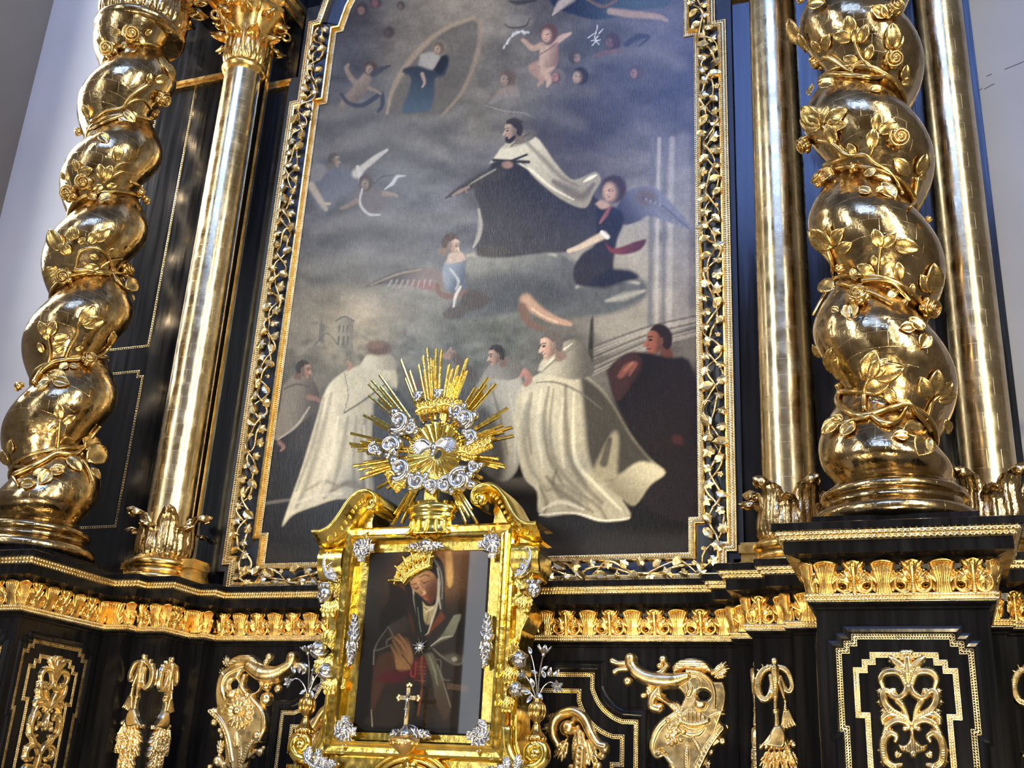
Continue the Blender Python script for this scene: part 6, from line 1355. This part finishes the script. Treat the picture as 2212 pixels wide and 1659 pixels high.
    p.poly(A([(330,840),(380,800),(420,830),(470,840),(500,930),(520,1030),(500,1110),(450,1140),(400,1150),(360,1100),(340,980)]), (96,72,50), 3, (140,106,72), (860,1400,880,1420)); p.stroke(A([(345,830),(400,880),(450,960)]), [3, 6, 5], (150,114,80), .7); p.stroke(A([(385,800),(430,860),(480,940)]), [3, 6, 5], (140,106,74), .7); p.stroke(A([(330,860),(380,940),(420,1020)]), [3, 6, 5], (132,98,68), .7); p.stroke(A([(320,920),(360,1010),(380,1110)]), [4, 8, 9], (142,108,76), .7); p.stroke(A([(415,990),(470,1060),(510,1110)]), 3, (60,44,36), .8)
    p.poly(B([(160,250),(220,150),(330,120),(350,250),(340,400),(260,420),(160,640),(130,640),(140,420)]), (82,56,40), 4, alpha=.8); p.poly(B([(300,290),(480,290),(450,380),(420,400),(200,390),(240,310)]), (86,22,40), 5, alpha=.85); p.poly(B([(500,230),(560,180),(640,160),(640,300),(560,400),(500,330)]), (96,28,32), 4, alpha=.85); p.stroke(B([(495,280),(500,340),(535,330),(545,210)]), 3, (150,50,46), .8); p.stroke(B([(600,160),(590,280),(600,420),(560,700)]), [4, 5, 4], (130,70,42), .9)
    for k in range(7): p.stroke(B([(560,220+k*32),(630,226+k*32)]), 2.5, (130,96,86) if k % 2 else (100,72,62), .6)
    p.poly(B([(620,140),(690,130),(740,240),(800,430),(860,620),(800,740),(720,560),(690,360)]), (96,98,86), 3, (74,58,46), (930,1420,960,1540)); p.stroke(B([(660,150),(710,280),(740,420)]), [3, 6, 3], (132,136,122), .7); p.stroke(B([(740,240),(800,420),(860,620)]), 3, (140,136,122), .6); p.stroke(B([(700,90),(780,160),(900,230),(965,215),(965,150)]), [3, 5, 6, 5, 2], (120,122,114), .65); p.poly(B([(800,150),(900,130),(960,190),(900,235),(840,210)]), (92,90,82), 4, alpha=.8); p.blob(770+895*.2364,1380+185*.2364,6,5,(150,150,142)); p.stroke(B([(730,190),(770,200),(770,300),(800,370),(850,380)]), 3, (108,110,104), .6); p.stroke(B([(135,650),(145,800)]), [2, 3], (170,170,165), .6)
    for k in range(4): p.stroke(B([(830,410+k*14),(1010,436+k*14)]), 2.5, (120,96,80), .6)
    p.poly(B([(940,560),(1075,530),(1040,640),(1040,840),(930,840)]), (24,21,22), 4, alpha=.8)
    l = p.C.mean(1, keepdims=True); p.C = (l+(p.C-l)*.85)**1.15*.95
    p.C *= np.clip(1+.4*fbm(p.x/4, p.y/7, 4, 3), .6, 1.4)[:, None]
M_ICON = paint_mat('icon_oil', .30, .12, 1.0, spec=.12)
ic = canvas_obj('madonna_painting', (-.43, .43, 1.99, 3.13), .0034, lambda a, z: np.stack([a, 0*a-.549, z], 1), M_ICON, paint_icon)
tag(ic, 'small dark painting of a veiled woman with bowed head and joined hands inside the shrine', 'painting')
mt, nt, bs = newmat('shrine_glass'); bs.inputs['Base Color'].default_value = (1, 1, 1, 1)
gl = N(nt, 'ShaderNodeBsdfGlossy'); gl.inputs['Roughness'].default_value = .02; tr = N(nt, 'ShaderNodeBsdfTransparent'); fr = N(nt, 'ShaderNodeFresnel'); fr.inputs[0].default_value = 1.5; mxs = N(nt, 'ShaderNodeMixShader')
nt.links.new(fr.outputs[0], mxs.inputs[0]); nt.links.new(tr.outputs[0], mxs.inputs[1]); nt.links.new(gl.outputs[0], mxs.inputs[2]); nt.links.new(mxs.outputs[0], nt.nodes['Material Output'].inputs[0])
b = MB(); b.box(-.425, .425, -.572, -.568, 2.0, 3.12); smb(b, 'glass_pane', mt)

# crown and star fixed over the painting
def crown():
    r = PxRelief((770, 1180), .2364, -.575, .0018, (280, 20, 740, 370))
    r.po([(440,335),(400,330),(345,315),(360,250),(372,190),(410,160),(440,120),(480,90),(540,62),(620,50),(690,52),(680,185),(600,205),(530,240),(480,290)], .012, 18, .004, lambda X, Z: .002*np.sin(X*900)*np.sin(Z*900))
    r.st([(440,335),(490,272),(560,225),(678,185)], [13,14,14,13], .014); r.st([(418,318),(470,255),(545,205),(680,165)], [6,7,7,6], .012)
    for k in range(14): t = k/13; r.bl(452+220*t, 322-130*t**.75, 8, lift=.02)
    g = random.Random(5)
    for bx, by, tx, ty in ((410,315,318,312),(440,280,372,192),(490,235,440,110),(550,200,510,60),(610,185,600,45),(670,170,684,42)):
        r.st([(bx,by),((bx+tx)/2,(by+ty)/2),(tx,ty)], [13,18,9], .012, groove=.3); r.bl(tx,ty,13,lift=.008); r.bl(tx+(tx-bx)*.12-8,ty+(ty-by)*.1,9,lift=.006)
        for s in (-1, 1): nx, ny = -(ty-by), tx-bx; q = math.hypot(nx, ny); r.st([((bx+tx)/2,(by+ty)/2),((bx+tx*1.6)/2.6+s*nx/q*30,(by+ty*1.6)/2.6+s*ny/q*30)], [8,11], .010)
    for k in range(34): r.bl(g.uniform(360,680), g.uniform(70,310)-0, 7, lift=.012) if False else None
    for x, y in ((462,215),(548,150),(630,120),(400,262),(500,190),(590,140)): r.ho(x, y, 13, 15)
    return r.obj('gold_crown', M_BRASS, 'pierced gold crown fixed over the veiled head in the small painting', 'crown')
crown()
p0 = onY(907, 1397, -.58); star = thing('silver_star', 'silver ten-pointed star brooch on the chest of the veiled woman', 'brooch', tuple(p0))
b = MB(); b.ball((0, -.004, 0), .020, 12, 8, (1, .6, 1)); part('star_centre', b.V, b.F, M_SILVER, star)
for k in range(11):
    a = 2*math.pi*k/11+.1; L = .062 if k % 2 else .05; c, s_ = math.cos(a), math.sin(a); q = .009
    part('star_point', [(.012*c-q*s_, 0, .012*s_+q*c), (.012*c+q*s_, 0, .012*s_-q*c), (.03*c, -.012, .03*s_), (L*c, 0, L*s_), (.03*c, .004, .03*s_)], [(0, 2, 3), (2, 1, 3), (1, 0, 2), (0, 3, 4), (4, 3, 1), (0, 4, 1)], M_SILVER, star, False)
# crucifix on its bracket
cr = thing('altar_crucifix', 'small gold crucifix with silver figure standing before the painted woman', 'crucifix', (0.008, -.70, 1.86))
b = MB(); b.lathe([(.001, 0), (.02, .0), (.06, .03), (.085, .06), (.09, .08), (.06, .10), (.05, .105), (.001, .11)], 20); 
for k in range(12): a = k*math.pi/6; b.ball((.08*math.cos(a), .08*math.sin(a), .065), .016, 6, 4)
b.obj('bracket', M_GOLD, cr, True)
b = MB(); b.lathe([(.001, .105), (.055, .105), (.05, .13), (.03, .15), (.02, .17), (.001, .18)], 16); b.obj('socle', M_SILVER, cr, True)
b = MB(); b.box(-.012, .012, -.008, .008, .12, .39); b.box(-.052, .052, -.008, .008, .318, .342)
b.obj('cross', M_GOLDPALE, cr)
for x, z, a in ((-.06, .33, math.pi), (.06, .33, 0), (0, .40, math.pi/2)):
    b = MB()
    for d in (-1.2, 0, 1.2): b.ball((x+.012*math.cos(a+d), 0, z+.012*math.sin(a+d)), .011, 8, 5, (1, .7, 1))
    b.obj('cross_end', M_GOLDPALE, cr, True)
b = MB(); b.tube([(0, -.014, .345), (.002, -.02, .31), (-.002, -.018, .27), (.002, -.02, .235), (0, -.016, .21)], [.006, .010, .009, .007, .004], 8); b.tube([(-.045, -.012, .338), (-.02, -.014, .325), (0, -.016, .318), (.02, -.014, .325), (.045, -.012, .338)], [.003, .004, .006, .004, .003], 6); b.ball((.003, -.022, .350), .010, 8, 6); b.tube([(-.012, -.02, .262), (.0, -.024, .258), (.012, -.02, .264)], .007, 6); b.obj('corpus', M_SILVER, cr, True)
M_BRASSOLD = gold_mat('dull_brass', (.50, .32, .08), (.80, .55, .18), .14, .28, 10, .05, 30)
# ================================================================== glory above the shrine
GC = onY(941, 978, -.56)
glory = thing('sunburst_glory', 'gilt sunburst with long rays, silver clouds and dove above the shrine', 'glory', tuple(GC))
def ray_mesh():
    w, t = .0085, .007
    V = [(0, -t, -w), (0, -t*1.6, 0), (0, -t, w), (0, t, w), (0, t, -w), (1, -t, -w*1.1), (.97, -t*1.6, 0), (.985, -t, w*1.1), (.985, t, w*1.1), (1, t, -w*1.1)]
    Fc = [(0, 1, 6, 5), (1, 2, 7, 6), (2, 3, 8, 7), (3, 4, 9, 8), (4, 0, 5, 9), (0, 4, 3, 2, 1), (5, 6, 7, 8, 9)]
    return mesh('ray', V, Fc, M_BRASS, smooth=False)
ME_RAY = ray_mesh()
g = random.Random(11)
tips = [(932,742),(905,762),(868,775),(806,808),(782,828),(776,892),(752,946),(752,968),(758,1006),(770,1025),(812,1066),(846,1138),(862,1130),(1012,1128),(1034,1138),(1045,1042),(1098,998),(1102,1010),(1112,930),(1110,915),(1102,882),(1070,812),(1050,820),(1010,770),(985,778),(945,745)]
for i, (tx, ty) in enumerate(tips):
    d0 = np.array([tx-941, ty-978.]); n = 3 if i % 3 else 4
    for k in range(n):
        f = 1-.10*((k*7+i) % 3)-g.random()*.06; a = (k-(n-1)/2)*.036+g.uniform(-.012, .012); ca, sa = math.cos(a), math.sin(a)
        dx, dy = (d0[0]*ca-d0[1]*sa)*f, (d0[0]*sa+d0[1]*ca)*f
        q = onY(941+dx, 978+dy, -.56); s = onY(941+dx*.38, 978+dy*.38, -.56); D = q-s; L = np.linalg.norm(D); ex = D/L; ey = np.array([0, 1., 0]); ez = np.cross(ex, ey)
        inst('ray', ME_RAY, basis(s+np.array([0, g.uniform(-.015, .015), 0]), D, ey, ez), glory)
# ribbed inner shell
V = []; nr, na = 10, 96
for i in range(nr+1):
    r_ = .03+.175*i/nr
    for j in range(na):
        a = 2*math.pi*j/na; V.append((r_*math.cos(a), -.02-.07*(1-i/nr)*0+.05*(1-i/nr)+.014*math.cos(a*24)*(i/nr)+.004*math.cos(i*3.1), r_*math.sin(a)*1.05))
Fc = [(i*na+j, i*na+(j+1) % na, (i+1)*na+(j+1) % na, (i+1)*na+j) for i in range(nr) for j in range(na)]
part('ribbed_shell', V, Fc, M_BRASS, glory)
def cloud_mesh(k):
    b = MB(); gg = random.Random(k+3); b.ball((0, 0, 0), .72, 16, 10, (1, .75, 1))
    t = np.linspace(0, 1, 26); a = t*2.3*math.pi+k; r_ = .82*(1-t*.75)
    b.tube(np.stack([r_*np.cos(a), -.12-.50*np.sqrt(np.clip(1-r_**2, 0, 1)), r_*np.sin(a)], 1), .24*(1-.45*t), 8)
    for q in range(7):
        th = gg.uniform(0, 6.28); d = gg.uniform(.45, .85); b.ball((d*math.cos(th), gg.uniform(-.5, .1), d*math.sin(th)), gg.uniform(.26, .48), 10, 7, (1, .9, gg.uniform(.7, 1.1)))
    return mesh('silver_cloud', b.V, b.F, M_SILVER)
CM = [cloud_mesh(k) for k in range(3)]
clouds = [(866,913,24),(846,966,21),(812,972,15),(868,1016,25),(906,1042,20),(932,1052,17),(966,1050,19),(998,1040,26),(1006,908,21),(1018,944,17),(990,888,17),(890,925,14),(1028,1010,14)]
for i, (x, y, r_) in enumerate(clouds):
    p = onY(x, y, -.60); L = 1.25*r_/F*np.dot(p-CAM, MC[2]); a = g.uniform(0, 6)
    inst('silver_cloud', CM[i % 3], basis(p, (L*math.cos(a), 0, L*math.sin(a)), (0, L, 0), (-L*math.sin(a), 0, L*math.cos(a))), glory)
for x, y in ((904, 858), (948, 853)):
    p = onY(x, y, -.60); L = 13/F*np.dot(p-CAM, MC[2]); b = MB(); b.ball((0, 0, 0), 1, 12, 8, (.9, .9, 1)); b.ball((0, -.8, -.1), .2, 6, 4); b.ball((-.4, -.65, -.3), .3, 6, 4); b.ball((.4, -.65, -.3), .3, 6, 4); b.ball((0, -.6, -.7), .3, 6, 4)
    for k in range(12): a = g.uniform(0, 6.28); b.ball((.8*math.cos(a), .4*math.sin(a)-.2, .6), .34, 6, 4)
    inst('cherub_head', mesh('cherub_head', b.V, b.F, M_SILVER), basis(p, (L, 0, 0), (0, L, 0), (0, 0, L)), glory)
# gilt acanthus sprays between the clouds
def spray_mesh():
    r = Relief(-.10, .10, -.07, .08, .0028)
    r.stroke([(-.085, -.03), (-.03, -.01), (.04, -.02), (.085, .01)], [.010, .014, .014, .006], .01, 1.1, groove=.3)
    for k in range(6): x = -.07+k*.028; r.leaf((x, -.02), (x+.012*(k-2.5)*.4, .05-.004*abs(k-2.5)), .016, .014, .008, 3); r.leaf((x, -.02), (x, -.055), .012, .010, .006, 2)
    return mesh('gilt_spray', *r.geo(.004), M_BRASS)
ME_SPR = spray_mesh()
for x, y, a, sc in ((925, 877, .1, 1.0), (972, 872, -.2, .9), (1038, 962, .35, .95), (852, 1036, 2.2, .95), (1010, 975, -.3, .8)):
    p = onY(x, y, -.625); inst('gilt_spray', ME_SPR, basis(p, (sc*math.cos(a), 0, sc*math.sin(a)), (0, sc, 0), (-sc*math.sin(a), 0, sc*math.cos(a))), glory)
# dove
p = onY(938, 968, -.66)-GC
b = MB(); b.ball((p[0], p[1], p[2]), .034, 12, 8, (.8, .9, 1.25)); b.ball((p[0]-.004, p[1]-.012, p[2]-.045), .018, 10, 6); b.tube([(p[0]-.004, p[1]-.02, p[2]-.06), (p[0]-.006, p[1]-.03, p[2]-.075)], [.006, .001], 6); b.obj('dove_body', M_SILVER, glory, True)
def wing():
    r = Relief(-.01, .15, -.05, .06, .0026)
    for k in range(9):
        a = -.55+k*.13; L = .10+.03*math.sin(k*.35); r.stroke([(.0, .0), (L*.6*math.cos(a), L*.6*math.sin(a)+.018), (L*math.cos(a), L*math.sin(a))], [.010, .011, .007], .010-.0008*k, 1.1, groove=.3)
    r.stroke([(0, .01), (.05, .045), (.11, .04)], [.014, .014, .008], .014, 1.1)
    return mesh('dove_wing', *r.geo(.004), M_SILVER)
ME_W = wing()
for s in (-1, 1): inst('dove_wing', ME_W, basis(GC+p+np.array([s*.02, -.005, .01]), (s*1.0, 0, 0), (0, 1, 0), (0, 0, 1)), glory)

# ================================================================== flower vases on the shrine feet
def vase(s, label):
    x0, y0, z0 = s*.785, -.535, 1.945
    t = thing('flower_vase', label, 'vase', (x0, y0, z0), 'gold vases with silver flowers')
    prof = [(.001, 0), (.05, 0), (.052, .015), (.03, .022), (.028, .03), (.058, .038), (.062, .052), (.05, .062), (.032, .085), (.022, .115), (.018, .13), (.022, .137), (.034, .15), (.046, .175), (.050, .20), (.046, .228), (.034, .248), (.027, .258), (.029, .266), (.032, .27), (.026, .272), (.001, .26)]
    v, f = lathe_geo(prof, 28); body = part('vase_body', v, f, M_BRASSOLD, t)
    for k in range(12):
        a = k*math.pi/6; b = MB(); b.tube([(r_*1.02*math.cos(a), r_*1.02*math.sin(a), z) for r_, z in prof[12:17]], [.003, .006, .007, .006, .003], 5); b.obj('gadroon', M_BRASSOLD, body, True)
    for k in range(14): a = k*2*math.pi/14; b = MB(); b.ball((.058*math.cos(a), .058*math.sin(a), .040), .010, 6, 4, (1, 1, 1.4)); b.obj('fringe_drop', M_BRASSOLD, body, True)
    org = np.array([x0, y0, z0])
    def stem(P, r_=.0045):
        P = catmull(np.array(P), 6); b = MB(); b.tube(P, r_, 6); b.obj('stem', M_SILVER, t, True); return P
    def petals(c, n, L, opening, axis, nm, mat=M_SILVER):
        ax = nrm(axis); u = nrm(np.cross(ax, (.3, .9, .2))); w_ = np.cross(ax, u)
        for k in range(n):
            a = 2*math.pi*k/n; d = nrm(ax*math.cos(opening)+(u*math.cos(a)+w_*math.sin(a))*math.sin(opening)); side = nrm(np.cross(ax, d)); nn = np.cross(d, side)
            inst(nm, ME_PET, basis(org+c, d*L, side*L, nn*L), t)
        b = MB(); b.ball(tuple(c), L*.22, 8, 6); b.obj('flower_heart', mat, t, True)
    def leaf_(c, d, L):
        d = nrm(d); side = nrm(np.cross(d, (0, -1, .2))); nn = np.cross(side, d)
        inst('silver_leaf', ME_PET2, basis(org+c, d*L, side*L, -nn*L), t)
    m_ = s
    S1 = stem([(0, 0, .25), (.004*m_, -.01, .34), (.012*m_, -.012, .44), (.03*m_, -.014, .53)]); petals(S1[-1], 6, .070, .75, (.2*m_, -.25, 1), 'lily_petal')
    S2 = stem([(0, 0, .25), (-.01*m_, -.012, .36), (-.03*m_, -.012, .46), (-.052*m_, -.012, .53)]); leaf_(S2[-1], (-.4*m_, 0, 1), .05)
    S3 = stem([(0, 0, .25), (-.03*m_, -.02, .33), (-.062*m_, -.03, .385), (-.085*m_, -.035, .40)]); petals(S3[-1], 5, .042, 1.0, (-.3*m_, -1, .3), 'rose_petal'); petals(S3[-1], 5, .030, .55, (-.3*m_, -1, .3), 'rose_petal')
    S4 = stem([(0, 0, .25), (.035*m_, -.02, .33), (.085*m_, -.03, .365), (.13*m_, -.035, .34)]); petals(S4[-1], 5, .045, 1.0, (.4*m_, -1, -.1), 'rose_petal'); petals(S4[-1]+np.array([0, -.006, 0]), 5, .032, .5, (.4*m_, -1, -.1), 'rose_petal')
    S5 = stem([(0, 0, .25), (-.05*m_, -.02, .31), (-.11*m_, -.03, .345)]); leaf_(S5[-1], (-1*m_, 0, .1), .045)
    for c, d, L in (((.07*m_, -.03, .40), (.3*m_, -.1, 1), .055), ((.10*m_, -.03, .40), (.8*m_, -.1, .8), .055), ((.05*m_, -.03, .39), (-.5*m_, -.1, 1), .05), ((-.02*m_, -.03, .33), (-.3*m_, -.2, .9), .06), ((-.04*m_, -.03, .30), (-1*m_, -.2, .2), .055), ((-.03*m_, -.03, .29), (-.5*m_, -.3, -.9), .055), ((.01*m_, -.03, .30), (.6*m_, -.3, -.6), .05), ((.02*m_, -.012, .44), (.9*m_, 0, .5), .045), ((-.005*m_, -.012, .42), (-.9*m_, 0, .3), .045), ((.11*m_, -.03, .36), (.9*m_, -.2, -.3), .045)): leaf_(np.array(c), d, L)
    return t
ME_PET = leaf_mesh('lily_petal', M_SILVER, w=.30, arch=-.12, cup=.25); ME_PET2 = leaf_mesh('silver_leaf', M_SILVER, w=.30, arch=.12)
vase(1, 'gold vase with silver lilies and roses on the right foot of the shrine'); vase(-1, 'gold vase with silver flowers on the left foot of the shrine')
